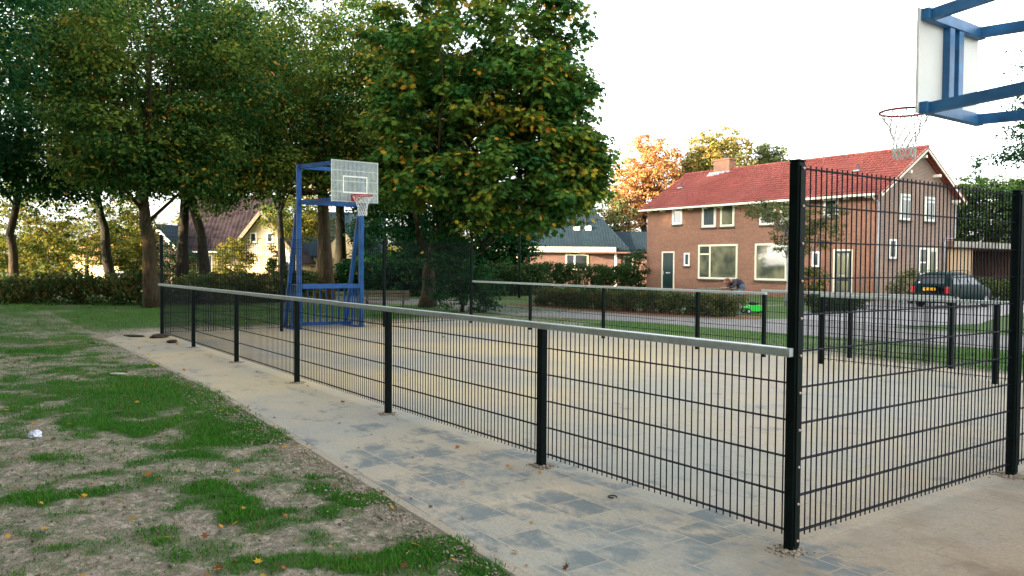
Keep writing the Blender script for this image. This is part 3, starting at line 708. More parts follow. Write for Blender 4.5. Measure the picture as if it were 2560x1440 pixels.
# ------------------------------------------------------------------ basketball stands (local: +x points to the court centre)
def hoop_stand(label, loc, rotz, mat, group, back=False):
    t = thing('basketball_stand', label, 'basketball stand', loc, rotz, group)
    hw = .77; w = .10; TOP = 3.70; LOW = 2.90; XB = 1.32; BW = .545; BZ0, BZ1 = 2.86, 3.76
    for s in (-1, 1):
        MB().bbox(-w/2, w/2, s*hw-w/2, s*hw+w/2, -.05, TOP+.05, .006).build('upright', mat, t)
        MB().beam((-.06, s*hw, LOW+.05), (-.92, s*hw, -.03), .08, .08).build('back_strut', mat, t)
        MB().bbox(-.98, -.04, s*hw-.14, s*hw+.14, 0.0, .012, .002).build('foot_plate', mat, t)
        for z in (LOW, TOP):
            MB().beam((.05, s*(hw-.02), z), (XB-.07, s*(BW-.10), z), .07, .09).build('arm', mat, t)
    for z, h in ((LOW, .09), (TOP, .09)):
        MB().bbox(-.045, .045, -hw+w/2, hw-w/2, z-h/2, z+h/2, .004).build('crossbeam', mat, t)
    # goal below
    MB().bbox(-.05, .05, -hw+w/2, hw-w/2, .93, 1.03, .005).build('crossbar', mat, t)
    g = MB(); g.bbox(-.62, -.05, -hw, hw, 1.005, 1.025, .003); g.build('goal_roof', mat, t)
    MB().bbox(-.66, -.58, -hw, hw, .03, .11, .004).build('ground_bar', mat, t)
    MB().bbox(-.66, -.58, -hw, hw, .93, 1.00, .004).build('rear_bar', mat, t)
    for i in range(9):
        y = -hw+.15+i*(2*hw-.3)/8; MB().bbox(-.64, -.60, y-.018, y+.018, .11, .93, .003).build('goal_bar', mat, t)
    for s in (-1, 1):
        for k, x in enumerate((-.50, -.36, -.22)): MB().bbox(x-.015, x+.015, s*(hw-.0)-.015, s*(hw-.0)+.015, .04, 1.0, .003).build('side_bar', mat, t)
    # frame behind the board
    x0, x1 = XB-.085, XB-.012
    for z in (LOW, TOP): MB().bbox(x0, x1, -BW+.02, BW-.02, z-.05, z+.05, .004).build('frame_bar', mat, t)
    for s in (-1, 1): MB().bbox(x0+.01, x1, s*.085-.045, s*.085+.045, LOW+.05, TOP-.05, .003).build('board_brace', mat, t)
    if back:
        MB().bbox(XB-.012, XB+.012, -BW, BW, BZ0, BZ1, .003).build('backboard', M['boardback'], t)
        bd = MB()
    else:
        bd = MB(); nb = 36
        for i in range(nb):
            y = -BW+.012+i*(2*BW-.024)/(nb-1); bd.box(XB-.006, XB+.014, y-.0065, y+.0065, BZ0, BZ1)
        for z in (BZ0+.01, BZ0+.22, BZ0+.45, BZ0+.68, BZ1-.01): bd.box(XB-.0085, XB+.010, -BW+.002, BW-.002, z-.009, z+.009)
        bd.box(XB-.009, XB+.016, -BW-.008, -BW+.010, BZ0-.006, BZ1+.006); bd.box(XB-.009, XB+.016, BW-.010, BW+.008, BZ0-.006, BZ1+.006)
        bo = bd.build('backboard', M['board'], t)
        q = MB(); zc0, zc1, yw, tt = BZ0+.19, BZ0+.57, .295, .032
        for a in ((-yw, yw, zc0, zc0+tt), (-yw, yw, zc1-tt, zc1), (-yw, -yw+tt, zc0+tt, zc1-tt), (yw-tt, yw, zc0+tt, zc1-tt)): q.box(XB+.016, XB+.021, *a)
        q.build('target_square', M['white'], bo)
    rz = 2.985; rc = XB+.16+.225
    r = MB().ring((rc, 0, rz), .225, .011, 32, 8); ro = r.build('rim', M['red'], t, smooth=True)
    br = MB(); br.bbox(XB+.018, XB+.028, -.09, .09, rz-.11, rz+.03, .002)
    for s in (-1, 1):
        br.tube([(XB+.025, s*.075, rz-.0), (XB+.14, s*.085, rz), (XB+.185, s*.13, rz)], .009, 6); br.tube([(XB+.025, s*.06, rz-.09), (XB+.12, s*.07, rz-.05), (XB+.19, s*.12, rz-.005)], .007, 6)
    br.build('bracket', M['red'], ro)
    for i in range(12):
        a = 2*math.pi*i/12; MB().ring((rc+.223*math.cos(a), .223*math.sin(a), rz-.016), .009, .0022, 8, 4).build('net_hook', M['red'], ro)
    nt = MB(); rows = 7; K = 12; H = .42
    def rad_(u): return .222*(1-u)+.098*u - .045*math.sin(math.pi*min(1, u*1.05))*1.0 if u < .8 else (.222*(1-u)+.098*u - .045*math.sin(math.pi*u*.95)*.6)
    def pt(row, k):
        u = row/rows; a = 2*math.pi*(k+.5*(row % 2))/K; rr = rad_(u); jit = .006*math.sin(k*7+row*3)
        return Vector((rc+(rr+jit)*math.cos(a), (rr+jit)*math.sin(a), rz-.02-H*u+.008*math.sin(k*5+row)))
    for row in range(rows):
        for k in range(K):
            a = pt(row, k)
            for kk in ((k, k-1) if row % 2 == 0 else (k, k+1)):
                b = pt(row+1, kk % K); mid = a.lerp(b, .5); c = Vector((rc, 0, mid.z)); mid = mid+(mid-c)*(-.04)
                nt.tube([a, mid, b], .0042 if row < rows-2 else .0055, 4, False)
    nt.build('net', M['net'], t, smooth=True)
    return t
hoop_stand('blue basketball stand with slatted board and small goal at the far end of the court', (-15.0, 3.75, 0), 0, M['blue'], 'basketball stands at the court ends')
hoop_stand('blue basketball stand seen from behind at upper right, white board back above the house roof', (.28, 3.75, 0), math.pi, M['blue_flare'], 'basketball stands at the court ends', back=True)
# ------------------------------------------------------------------ houses
def window(parent, origin, ax, nrm, x0, x1, z0, z1, fr=.07, mull=(), trans=None, pane='glass', name='window', sill=True, depth=.05, fm=None, recess=.03):
    """window on a wall: origin + ax*x + nrm*out; frame and panes are real pieces"""
    o = Vector(origin); a = Vector(ax); n = Vector(nrm)
    def bar(mb, u0, u1, w0, w1, d0, d1):
        pts = [o+a*u0+n*d0, o+a*u1+n*d0, o+a*u1+n*d1, o+a*u0+n*d1]
        vs = [(p.x, p.y, w0) for p in pts]+[(p.x, p.y, w1) for p in pts]
        mb.add(vs, [(0,3,2,1),(4,5,6,7),(0,1,5,4),(1,2,6,5),(2,3,7,6),(3,0,4,7)])
    f = MB(); d0, d1 = -.02, depth
    bar(f, x0, x1, z0, z0+fr, d0, d1); bar(f, x0, x1, z1-fr, z1, d0, d1)
    bar(f, x0, x0+fr, z0+fr, z1-fr, d0, d1); bar(f, x1-fr, x1, z0+fr, z1-fr, d0, d1)
    for m_ in mull: bar(f, m_-fr*.45, m_+fr*.45, z0+fr, z1-fr, d0, d1-.004)
    if trans:
        for (u0, u1, z) in trans: bar(f, u0, u1, z-fr*.4, z+fr*.4, d0, d1-.008)
    fo = f.build(name, fm or M['frame'], parent, world=True)
    p = MB(); bar(p, x0+fr*.5, x1-fr*.5, z0+fr*.5, z1-fr*.5, -.01, depth-recess); p.build('pane', M[pane], fo, world=True)
    if sill:
        s = MB(); bar(s, x0-.04, x1+.04, z0-.07, z0-.004, -.01, depth+.06); s.build('sill', M['concrete'], fo, world=True)
    return fo
def door(parent, origin, ax, nrm, x0, x1, z0, z1, leaf='darkgreen', glazed=False, slot=True):
    o = Vector(origin); a = Vector(ax); n = Vector(nrm)
    def bar(mb, u0, u1, w0, w1, d0, d1):
        pts = [o+a*u0+n*d0, o+a*u1+n*d0, o+a*u1+n*d1, o+a*u0+n*d1]
        vs = [(p.x, p.y, w0) for p in pts]+[(p.x, p.y, w1) for p in pts]
        mb.add(vs, [(0,3,2,1),(4,5,6,7),(0,1,5,4),(1,2,6,5),(2,3,7,6),(3,0,4,7)])
    d = MB(); bar(d, x0+.07, x1-.07, z0, z1-.07, -.01, .02); do = d.build('door', M[leaf], parent, world=True)
    f = MB(); bar(f, x0, x0+.08, z0, z1, -.02, .05); bar(f, x1-.08, x1, z0, z1, -.02, .05); bar(f, x0+.08, x1-.08, z1-.08, z1, -.02, .05)
    f.build('door_frame', M['frame'], do, world=True)
    if glazed:
        g = MB(); bar(g, x0+.2, x1-.2, z0+.95, z1-.18, .0, .026); bar(g, x0+.2, x1-.2, z0+.25, z0+.8, .0, .026); g.build('door_glass', M['curtain_reflection'], do, world=True)
    if slot:
        s = MB(); bar(s, x0+.32, x1-.32, z0+1.02, z0+1.09, .015, .032); s.build('letter_slot', M['zinc'], do, world=True)
    h = MB(); bar(h, x0+.13, x0+.17, z0+.95, z0+1.15, .015, .06); h.build('handle', M['zinc'], do, world=True)
    return do
def wall_holes(mb_pts): pass
# --- the red roofed semi-detached pair
HX0, HX1, HY0, HY1, HE, HR = -31.15, -16.85, 30.5, 37.6, 4.98, 7.12
HM = (HY0+HY1)/2
house = thing('brick_house', 'two storey red brick semi-detached house with red tiled roof and white framed windows', 'house', (HX0, HY0, 0))
w = MB()
w.add([(HX0, HY0, -.1), (HX1, HY0, -.1), (HX1, HY0, HE), (HX0, HY0, HE)], [(0, 1, 2, 3)])
w.add([(HX0, HY0, -.1), (HX0, HY0, HE), (HX0, HM, HR-.08), (HX0, HY1, HE), (HX0, HY1, -.1)], [(0, 1, 2, 3, 4)])
w.add([(HX0, HY1, -.1), (HX0, HY1, HE), (HX1, HY1, HE), (HX1, HY1, -.1)], [(0, 1, 2, 3)])
w.build('wall', M['brick'], house, world=True)
g = MB(); g.add([(HX1, HY0, -.1), (HX1, HY1, -.1), (HX1, HY1, HE), (HX1, HM, HR-.08), (HX1, HY0, HE)], [(0, 1, 2, 3, 4)])
g.build('gable_wall', M['brickshade'], house, world=True)
OH, OG = .38, .42; sl = (HR-HE)/(HM-HY0)
def roof_slab(x0, x1, yE, yR, zE, zR, th=.09):
    mb = MB(); d = th
    vs = [(x0, yE, zE), (x1, yE, zE), (x1, yR, zR), (x0, yR, zR)]
    return mb.add(vs+[(x, y, z-d) for x, y, z in vs], [(0,1,2,3),(7,6,5,4),(0,4,5,1),(1,5,6,2),(2,6,7,3),(3,7,4,0)])
zE = HE+.07-OH*sl
rf = roof_slab(HX0-.25, HX1+OG, HY0-OH, HM-.002, zE, HR+.06)
# real courses: thin overlapping tile rows on the front slope
nrow = 17; tr = MB()
for i in range(nrow):
    t0 = i/nrow; t1 = (i+1)/nrow; y0 = HY0-OH-.03+(HM-HY0+OH)*t0; y1 = HY0-OH+(HM-HY0+OH)*t1+.03; z0 = zE+(HR+.06-zE)*t0; z1 = zE+(HR+.06-zE)*t1
    k = 68; xa, xb = HX0-.25, HX1+OG
    for j in range(k):
        u0 = xa+(xb-xa)*j/k; u1 = xa+(xb-xa)*(j+1)/k; um = (u0+u1)/2
        c = .034
        vs = [(u0, y0, z0+.018), (um-.03, y0, z0+.018+c), (u1-.02, y0, z0+.03), (u1, y0, z0+.016), (u0, y1, z1+.004), (um-.03, y1, z1+.004+c*.7), (u1-.02, y1, z1+.010), (u1, y1, z1+.004)]
        tr.add(vs, [(0,1,5,4),(1,2,6,5),(2,3,7,6),(3,2,1,0)])
ro = rf.build('roof', M['rooftile'], house, world=True)
tr.build('tile_courses', M['rooftile'], ro, world=True)
roof_slab(HX0-.25, HX1+OG, HY1+OH, HM+.002, zE, HR+.06).build('roof', M['rooftile'], house, world=True)
rt = MB()
for i in range(38):
    x0 = HX0-.27+i*(HX1+OG-HX0+.27)/38; x1 = x0+(HX1+OG-HX0+.27)/38-.01
    rt.prism([(x0, HM-.14, HR+.03), (x0, HM-.09, HR+.12), (x0, HM, HR+.155), (x0, HM+.09, HR+.12), (x0, HM+.14, HR+.03)], (x1-x0, 0, 0))
rt.build('ridge_tiles', M['rooftile'], ro, world=True)
# gutters, brackets, barge boards, drain pipes
gt = MB(); gt.bbox(HX0-.27, HX1+.10, HY0-OH-.13, HY0-OH-.035, zE-.13, zE-.02, .01); gt.build('gutter', M['whitewood'], house, world=True)
sf = MB(); sf.box(HX0-.2, HX1-.005, HY0-OH-.03, HY0-.005, zE-.075, zE-.055); sf.build('soffit', M['whitewood'], house, world=True)
for i in range(14):
    x = HX0+.4+i*1.04; MB().box(x-.04, x+.04, HY0-OH, HY0-.005, zE-.20, zE-.08).build('bracket', M['whitewood'], house, world=True)
for s, ya in ((-1, HY0-OH), (1, HY1+OH)):
    p0 = Vector((HX1+OG-.02, ya, zE-.09)); p1 = Vector((HX1+OG-.02, HM, HR-.03))
    MB().beam(p0, p1, .035, .17).build('barge_board', M['whitewood'], house, world=True)
for (y, z) in ((HY0+2.2, HE+.95), (HM, HR-.38), (HY1-2.2, HE+.95), (HY1-.25, HE-.18)):
    MB().bbox(HX1-.005, HX1+OG-.06, y-.07, y+.07, z-.08, z+.06, .01).build('purlin_end', M['whitewood'], house, world=True)
for s in (0, 1):
    y = HY0-.06 if s == 0 else HY1+.02
    mb = MB()
    if s == 0: mb.tube([(HX1-.02, HY0-OH-.08, zE-.12), (HX1+.02, HY0-.25, zE-.32), (HX1+.055, HY0-.03, zE-.42), (HX1+.055, HY0-.03, 2.2), (HX1+.055, HY0-.03, .02)], .042, 8)
    else: mb.tube([(HX1+.06, HY1-.06, zE-.12), (HX1+.06, HY1-.06, 2.98), (HX1+.06, HY1-1.0, 2.94), (HX1+.06, HY1-1.05, 2.7), (HX1+.06, HY1-1.05, .02)], .045, 8)
    mb.build('drain_pipe', M['zinc'], house, world=True, smooth=True)
MB().bbox(HX1+.0, HX1+.16, HY1-.16, HY1+.04, zE-.18, zE+.06, .01).build('gutter_box', M['whitewood'], house, world=True)
# chimney and roof vents
ch = MB(); ch.box(-28.95, -27.8, HM-.28, HM+.28, 6.6, 7.72); co = ch.build('chimney', M['brick'], house, world=True)
MB().bbox(-29.01, -27.74, HM-.34, HM+.34, 7.722, 7.82, .01).build('chimney_cap', M['brick'], co, world=True)
MB().tube([(-28.3, HM, 7.82), (-28.3, HM, 8.0)], .10, 10).ball((-28.3, HM, 8.02), (.14, .14, .04)).build('chimney_pot', M['concrete'], co, world=True, smooth=True)
fl = MB()
for i in range(4):
    y = HM-.29-.10*i; z = HR+.06-(HM-y)*sl*1.02; fl.box(-29.2+.02*i, -27.7-.30*i, y-.10, y, z-.02, z+.075-.004*i)
fl.build('lead_flashing', M['lead'], co, world=True)
for x, t in ((-30.1, .5), (-18.9, .5)):
    y = HY0+(HM-HY0)*t; z = HE+sl*(y-HY0)+.08
    v = MB(); v.tube([(x, y, z-.05), (x, y, z+.30)], .05, 8); v.ball((x, y, z+.31), (.075, .075, .04), 8, 5); vo = v.build('roof_vent', M['concrete'], house, world=True)
    MB().bbox(x-.16, x+.16, y-.2, y+.12, z-.04, z+.05, .01).build('vent_base', M['lead'], vo, world=True)
FO, FA, FN = (0, HY0, 0), (1, 0, 0), (0, -1, 0)
CX = -23.95
for mir in (1, -1):
    def X(a, b):
        return (a, b) if mir == 1 else (2*CX-b, 2*CX-a)
    a, b = X(-29.13, -28.38); window(house, FO, FA, FN, a, b, 3.86, 4.74, .12, pane='glassdark', fm=M['white'])
    a, b = X(-26.95, -25.98); window(house, FO, FA, FN, a, b, 3.62, 4.84, .13, pane='glass' if mir == 1 else 'curtain_reflection')
    a, b = X(-25.68, -24.75); window(house, FO, FA, FN, a, b, 3.62, 4.84, .11, pane='curtain_reflection' if mir == 1 else 'glass')
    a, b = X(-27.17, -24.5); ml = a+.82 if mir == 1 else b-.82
    window(house, FO, FA, FN, a, b, .80, 2.68, .10, mull=(ml,), trans=[(a+.1, ml, 2.16)] if mir == 1 else [(ml, b-.1, 2.16)], pane='curtain_reflection')
    a, b = X(-28.21, -27.80); window(house, FO, FA, FN, a, b, 1.50, 2.24, .09, pane='glassdark', fm=M['white'])
    a, b = X(-29.90, -28.93); door(house, FO, FA, FN, a, b, .05, 2.33, glazed=(mir == -1))
GO, GA, GN = (HX1, 0, 0), (0, 1, 0), (1, 0, 0)
window(house, GO, GA, GN, 32.36, 33.34, 3.70, 4.92, .11, pane='glass', fm=M['white'], trans=[(32.42, 33.28, 4.68)])
window(house, GO, GA, GN, 34.61, 35.60, 3.72, 4.90, .11, pane='glass', fm=M['white'], trans=[(34.7, 35.5, 4.66)])
window(house, GO, GA, GN, 31.47, 32.10, 1.90, 2.80, .09, pane='glassdark', fm=M['white'])
window(house, GO, GA, GN, 34.15, 35.0, 1.15, 2.45, .09, pane='curtain_reflection', fm=M['white'], trans=[(34.2, 34.95, 1.75)])
door(house, GO, GA, GN, 35.06, 36.0, .1, 2.45, leaf='whitewood', glazed=True, slot=False)
pl = MB().bbox(-21.75, -21.5, HY0-.30, HY0-.1, .86, 1.12, .01)
# --- garage / carport to the right
gar = thing('garage', 'flat roofed garage with plank front and open dark carport beside the brick gable', 'garage', (-16.5, 37.7, 0))
gx = -16.6
MB().box(gx-.15, gx, 36.75, 39.05, -.1, 2.45).build('plank_front', M['planks'], gar, world=True)
MB().box(gx-6.0, gx-.16, 38.9, 39.04, -.1, 2.45).build('side_wall', M['brickshed'], gar, world=True)
MB().box(gx-6.3, gx-6.0, 39.05, 47, -.1, 2.45).build('rear_wall', M['brickshed'], gar, world=True)
MB().box(gx-6, gx, 46.2, 46.5, -.1, 2.45).build('side_wall', M['brickshed'], gar, world=True)
MB().bbox(gx-6.3, gx+.25, 36.55, 46.8, 2.46, 2.82, .02).build('roof', M['brickshed'], gar, world=True)
MB().bbox(gx+.255, gx+.29, 36.55, 46.8, 2.50, 2.80, .01).build('fascia', plain('grey_fascia', (.34, .31, .27), .8, 0, .25, 1.2), gar, world=True)
MB().bbox(gx-.1, gx+.02, 44.4, 44.6, -.05, 2.45, .01).build('post', M['white'], gar, world=True)
for y in (40.3, 41.3): MB().bbox(gx+.2, gx+.25, y, y+.4, 2.52, 2.72, .005).build('lamp_box', M['zinc'], gar, world=True)

# --- generic background house
def simple_house(name, label, base, rotz, wx, wy, ze, zr, wallm, roofm, axis=0, oh=.4, wins=(), cat='house', barge=None, hip=0.0):
    """local: front is -y; ridge along x (axis 0) or y (axis 1)"""
    t = thing(name, label, cat, base, rotz)
    w = MB(); hx, hy = wx/2, wy/2
    if axis == 0:
        w.add([(-hx,-hy,-.1),(hx,-hy,-.1),(hx,-hy,ze),(-hx,-hy,ze)], [(0,1,2,3)]); w.add([(-hx,hy,-.1),(-hx,hy,ze),(hx,hy,ze),(hx,hy,-.1)], [(0,1,2,3)])
        for s in (-1, 1):
            if hip: w.add([(s*hx,-hy,-.1),(s*hx,-hy,ze),(s*hx,hy,ze),(s*hx,hy,-.1)], [(0,1,2,3)])
            else: w.add([(s*hx,-hy,-.1),(s*hx,-hy,ze),(s*hx,0,zr),(s*hx,hy,ze),(s*hx,hy,-.1)], [(0,1,2,3,4)])
    else:
        for s in (-1, 1):
            w.add([(-hx,s*hy,-.1),(hx,s*hy,-.1),(hx,s*hy,ze),(0,s*hy,zr),(-hx,s*hy,ze)], [(0,1,2,3,4)])
            w.add([(s*hx,-hy,-.1),(s*hx,-hy,ze),(s*hx,hy,ze),(s*hx,hy,-.1)], [(0,1,2,3)])
    w.build('wall', wallm, t)
    r = MB(); d = .14
    if axis == 0:
        k = (zr-ze)/hy; xo = hx+oh*.6
        for s in (-1, 1):
            a = [(-xo, s*(hy+oh), ze-k*oh), (xo, s*(hy+oh), ze-k*oh), (xo-hip, 0, zr+.02), (-xo+hip, 0, zr+.02)]
            r.add(a+[(x, y, z+d) for x, y, z in a], [(0,1,2,3),(4,5,6,7),(0,1,5,4),(1,2,6,5),(2,3,7,6),(3,0,4,7)])
        if hip:
            for s in (-1, 1): r.add([(s*xo, -(hy+oh), ze-k*oh+d), (s*xo, hy+oh, ze-k*oh+d), (s*(xo-hip), 0, zr+.02+d)], [(0,1,2)])
    else:
        k = (zr-ze)/hx; yo = hy+oh*.7
        for s in (-1, 1):
            a = [(s*(hx+oh), -yo, ze-k*oh), (s*(hx+oh), yo, ze-k*oh), (0, yo, zr+.02), (0, -yo, zr+.02)]
            r.add(a+[(x, y, z+d) for x, y, z in a], [(0,1,2,3),(4,5,6,7),(0,1,5,4),(1,2,6,5),(2,3,7,6),(3,0,4,7)])
        if barge:
            for s in (-1, 1):
                b = MB().beam((s*(hx+oh), -yo-.03, ze-k*oh+.03), (0, -yo-.03, zr+.05), .05, .24); b.build('barge_board', barge, t)
    r.build('roof', roofm, t)
    for (side, x0, x1, z0, z1, mull, pane) in wins:
        if side == 'f': o, a, n = (0, -hy, 0), (1, 0, 0), (0, -1, 0)
        elif side == 'l': o, a, n = (-hx, 0, 0), (0, 1, 0), (-1, 0, 0)
        else: o, a, n = (hx, 0, 0), (0, 1, 0), (1, 0, 0)
        # build in local space
        f = window_local(t, o, a, n, x0, x1, z0, z1, mull, pane)
    return t
def window_local(t, o, a, n, x0, x1, z0, z1, mull, pane):
    loc = t.location.copy(); t.location = (0, 0, 0)
    f = window(t, o, a, n, x0, x1, z0, z1, .10, mull=mull, pane=pane); t.location = loc; return f
def face_rot(lat_dir):
    """rotation so that local -y faces the viewpoint, turned by lat_dir radians"""
    return math.atan2(FH[1], FH[0]) - math.pi/2 + lat_dir
# dark roofed bungalow behind the tall hedge
bg_ = simple_house('bungalow', 'low brick bungalow with large blue-grey roof and white fascia behind the tall hedge', P(2.6, 62), face_rot(.04), 10.6, 9.5, 2.95, 6.5, M['brickshed'], M['roofgrey'], 0, .5,
    wins=[('f', 1.05, 2.7, 1.15, 2.3, (1.7,), 'glassdark'), ('f', -3.6, -2.4, 1.4, 2.2, (), 'glassdark')], hip=2.6)
MB().bbox(-5.5, 4.6, -5.36, -5.30, 2.42, 2.80, .01).build('fascia', M['whitewood'], bg_)
for x in (1.9, 2.75):
    v = MB().tube([(x, -2.8, 4.3), (x, -2.8, 5.1)], .10, 8); v.ball((x, -2.8, 5.1), (.14, .14, .08), 8, 5); vo = v.build('roof_vent', M['dark'], bg_)
    MB().bbox(x-.1, x+.35, -3.45, -2.95, 3.98, 4.40, .05).build('vent_flashing', M['white'], vo)
an = simple_house('outbuilding', 'low grey roofed annex between the bungalow and the red brick house', P(10.2, 60), face_rot(.02), 7.2, 5, 2.6, 3.9, M['brickshed'], M['roofgrey'], 0, .3,
    wins=[('f', -2.2, -1.5, 1.0, 2.2, (), 'glassdark')])
MB().bbox(-2.9, -2.75, -2.9, -2.75, 0, 2.4, .01).build('porch_post', M['white'], an)
MB().bbox(-5.5, -1.9, -3.6, -2.7, 2.35, 2.47, .01).build('porch_roof', M['brickshed'], an)
# the sunlit house with brown tiles and pale gable
lit = thing('gabled_house', 'pale yellow brick house with brown tiled roof and steep sunlit gable seen between the trunks', 'house', P(-21, 60), face_rot(0))
w = MB(); w.box(-4.6, 0.6, 0, 7, -.1, 2.55); w.add([(-4.6, 0, 2.55), (-4.6, 3.5, 6.6), (-4.6, 7, 2.55)], [(0, 1, 2)])
w.add([(.0, -1.2, -.1), (5.1, -1.2, -.1), (5.1, -1.2, 1.9), (2.55, -1.2, 5.1), (0, -1.2, 1.9)], [(0, 1, 2, 3, 4)])
w.add([(0, -1.2, -.1), (0, -1.2, 1.9), (0, 0, 1.9), (0, 0, -.1)], [(0, 1, 2, 3)]); w.add([(5.1, -1.2, -.1), (5.1, 7, -.1), (5.1, 7, 1.9), (5.1, -1.2, 1.9)], [(0, 1, 2, 3)])
w.build('wall', M['brickpale'], lit)
r = MB(); k = (6.7-2.35)/3.9
a = [(-4.8, -.4, 2.3), (2.6, -.4, 2.3), (2.6, 3.5, 6.7), (-4.8, 3.5, 6.7)]; r.add(a+[(x, y, z+.14) for x, y, z in a], [(0,1,2,3),(4,5,6,7),(0,1,5,4),(1,2,6,5),(2,3,7,6),(3,0,4,7)])
a = [(-4.8, 7.4, 2.3), (2.6, 7.4, 2.3), (2.6, 3.5, 6.7), (-4.8, 3.5, 6.7)]; r.add(a+[(x, y, z+.14) for x, y, z in a], [(0,1,2,3),(4,5,6,7),(0,1,5,4),(1,2,6,5),(2,3,7,6),(3,0,4,7)])
r.build('roof', M['roofbrown'], lit)
r = MB()
for s in (-1, 1):
    a = [(2.55+s*2.95, -1.7, 1.4), (2.55+s*2.95, 5, 1.4), (2.55, 5, 5.2), (2.55, -1.7, 5.2)]; r.add(a+[(x, y, z+.16) for x, y, z in a], [(0,1,2,3),(4,5,6,7),(0,1,5,4),(1,2,6,5),(2,3,7,6),(3,0,4,7)])
r.build('gable_roof', M['roofbrown'], lit)
for s in (-1, 1): MB().beam((2.55+s*2.95, -1.74, 1.44), (2.55, -1.74, 5.24), .06, .26).build('barge_board', M['benchwood'], lit)
window_local(lit, (0, -1.2, 0), (1, 0, 0), (0, -1, 0), 1.62, 2.12, 3.0, 3.75, (), 'glassdark'); window_local(lit, (0, -1.2, 0), (1, 0, 0), (0, -1, 0), 2.85, 3.35, 3.0, 3.75, (), 'glassdark')
window_local(lit, (0, 0, 0), (1, 0, 0), (0, -1, 0), -2.9, -1.6, .7, 2.1, (-2.2,), 'glassdark'); window_local(lit, (0, -1.2, 0), (1, 0, 0), (0, -1, 0), 4.2, 4.9, .5, 1.7, (4.55,), 'glassdark')
MB().bbox(-4.9, 2.4, -.5, -.42, 2.24, 2.36, .01).build('gutter', M['whitewood'], lit)
nb_ = simple_house('gabled_house', 'neighbouring house with dark blue-grey roof and sunlit pale upper wall behind the thick trunk', P(-14.2, 66), face_rot(.1), 6.8, 6, 2.4, 5.6, M['brickpale'], M['roofgrey'], 0, .4, wins=[('f', -2.6, -1.7, 1.3, 2.2, (-2.15,), 'glass'), ('f', .2, 1.2, 1.0, 2.0, (.7,), 'glassdark')])
dm = MB(); dm.prism([(-.35, -3.75, 1.9), (1.45, -3.75, 1.9), (1.45, -3.75, 3.1), (.55, -3.75, 4.1), (-.35, -3.75, 3.1)], (0, 3, 0)); dm.build('dormer', M['brickpale'], nb_)
for s in (-1, 1): MB().beam((.55+s*1.15, -2.3, 2.95), (.55, -2.3, 4.2), 3.1, .10).build('dormer_roof', M['roofgrey'], nb_)
simple_house('gabled_house', 'far small house with orange tiled roof, skylight and sunlit pale gable at left', P(-37.3, 75), face_rot(-.25), 5.2, 5, 1.9, 4.0, M['brickpale'], M['rooforange'], 0, .3, wins=[('l', -.5, .5, 1.6, 2.4, (), 'glass')])
simple_house('gabled_house', 'far house with dark grey roof just right of the orange roofed one', P(-34.5, 80), face_rot(.2), 5.6, 5, 2.0, 4.6, M['brickshed'], M['roofgrey'], 0, .3)
simple_house('gabled_house', 'grey gabled house with white barge boards between two dark trunks at left', P(-25.6, 62), face_rot(-.3), 4.6, 6, 2.2, 4.2, M['brickshed'], M['roofgrey'], 1, .4, barge=M['white'])
# ------------------------------------------------------------------ trees
def B(lat, dep, z, rl, rd, rz, w=1.0):
    """crown blob in plan coordinates"""
    p = P(lat, dep, z); return ((p.x, p.y, p.z), (rl, rd, rz), w)
GL = 'tall trees standing along the left side of the field'
# slender trees and big dark crowns on the left
tree('broadleaf_tree', 'leftmost tree, slender sunlit brown trunk rising from the shrubs', P(-19.75, 31.7), P(-19.6, 31.7, 9.5), .19,
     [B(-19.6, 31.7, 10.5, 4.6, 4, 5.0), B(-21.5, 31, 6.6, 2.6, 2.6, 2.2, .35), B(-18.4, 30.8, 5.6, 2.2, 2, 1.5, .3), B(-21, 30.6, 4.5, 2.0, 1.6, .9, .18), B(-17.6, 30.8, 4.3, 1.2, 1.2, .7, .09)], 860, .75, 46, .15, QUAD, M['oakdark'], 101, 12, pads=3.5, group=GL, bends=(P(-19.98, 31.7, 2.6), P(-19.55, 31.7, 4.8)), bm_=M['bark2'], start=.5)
tree('broadleaf_tree', 'leaning tree with brown trunk left of the small white sign', P(-18.1, 36), P(-19.2, 36, 9), .24,
     [B(-18.9, 36, 10.5, 4.2, 3.8, 4.8), B(-16.8, 35.5, 6.3, 2.2, 2, 1.6, .3), B(-20.5, 35.5, 5.6, 2.2, 2, 1.4, .3), B(-17.4, 35, 5.0, 1.8, 1.6, .8, .14)], 740, .8, 44, .17, QUAD, M['oak'], 102, 14, pads=3.5, group=GL, bends=(P(-18.5, 36, 3.0), P(-18.9, 36, 5.2)), bm_=M['bark'], start=.42)
tree('broadleaf_tree', 'thick dark trunked oak standing alone in front of the shrubs, left of the fence end', P(-11.96, 26.5), P(-12.1, 26.6, 8.5), .27,
     [B(-12.0, 26.5, 8.4, 3.4, 3.2, 4.2), B(-9.6, 26, 7.2, 1.9, 2, 1.9, .35), B(-14.6, 26, 7.4, 1.9, 2, 1.9, .35), B(-12.9, 25, 5.2, 2.6, 1.6, 1.0, .32), B(-10.2, 25.4, 4.8, 1.4, 1.4, .9, .16), B(-13.7, 25.6, 4.3, 1.2, 1.2, .5, .06), B(-10.6, 25.4, 3.9, 1.0, 1, .45, .035), B(-12.6, 25.0, 4.2, 1.6, 1.2, .5, .06)], 980, .58, 62, .13, OAK, M['oak'], 103, 24, pads=4, group=GL, bends=(P(-12.15, 26.5, 2.4), P(-12.3, 26.5, 3.9)), start=.38, r1=.08, bm_=M['bark2'])
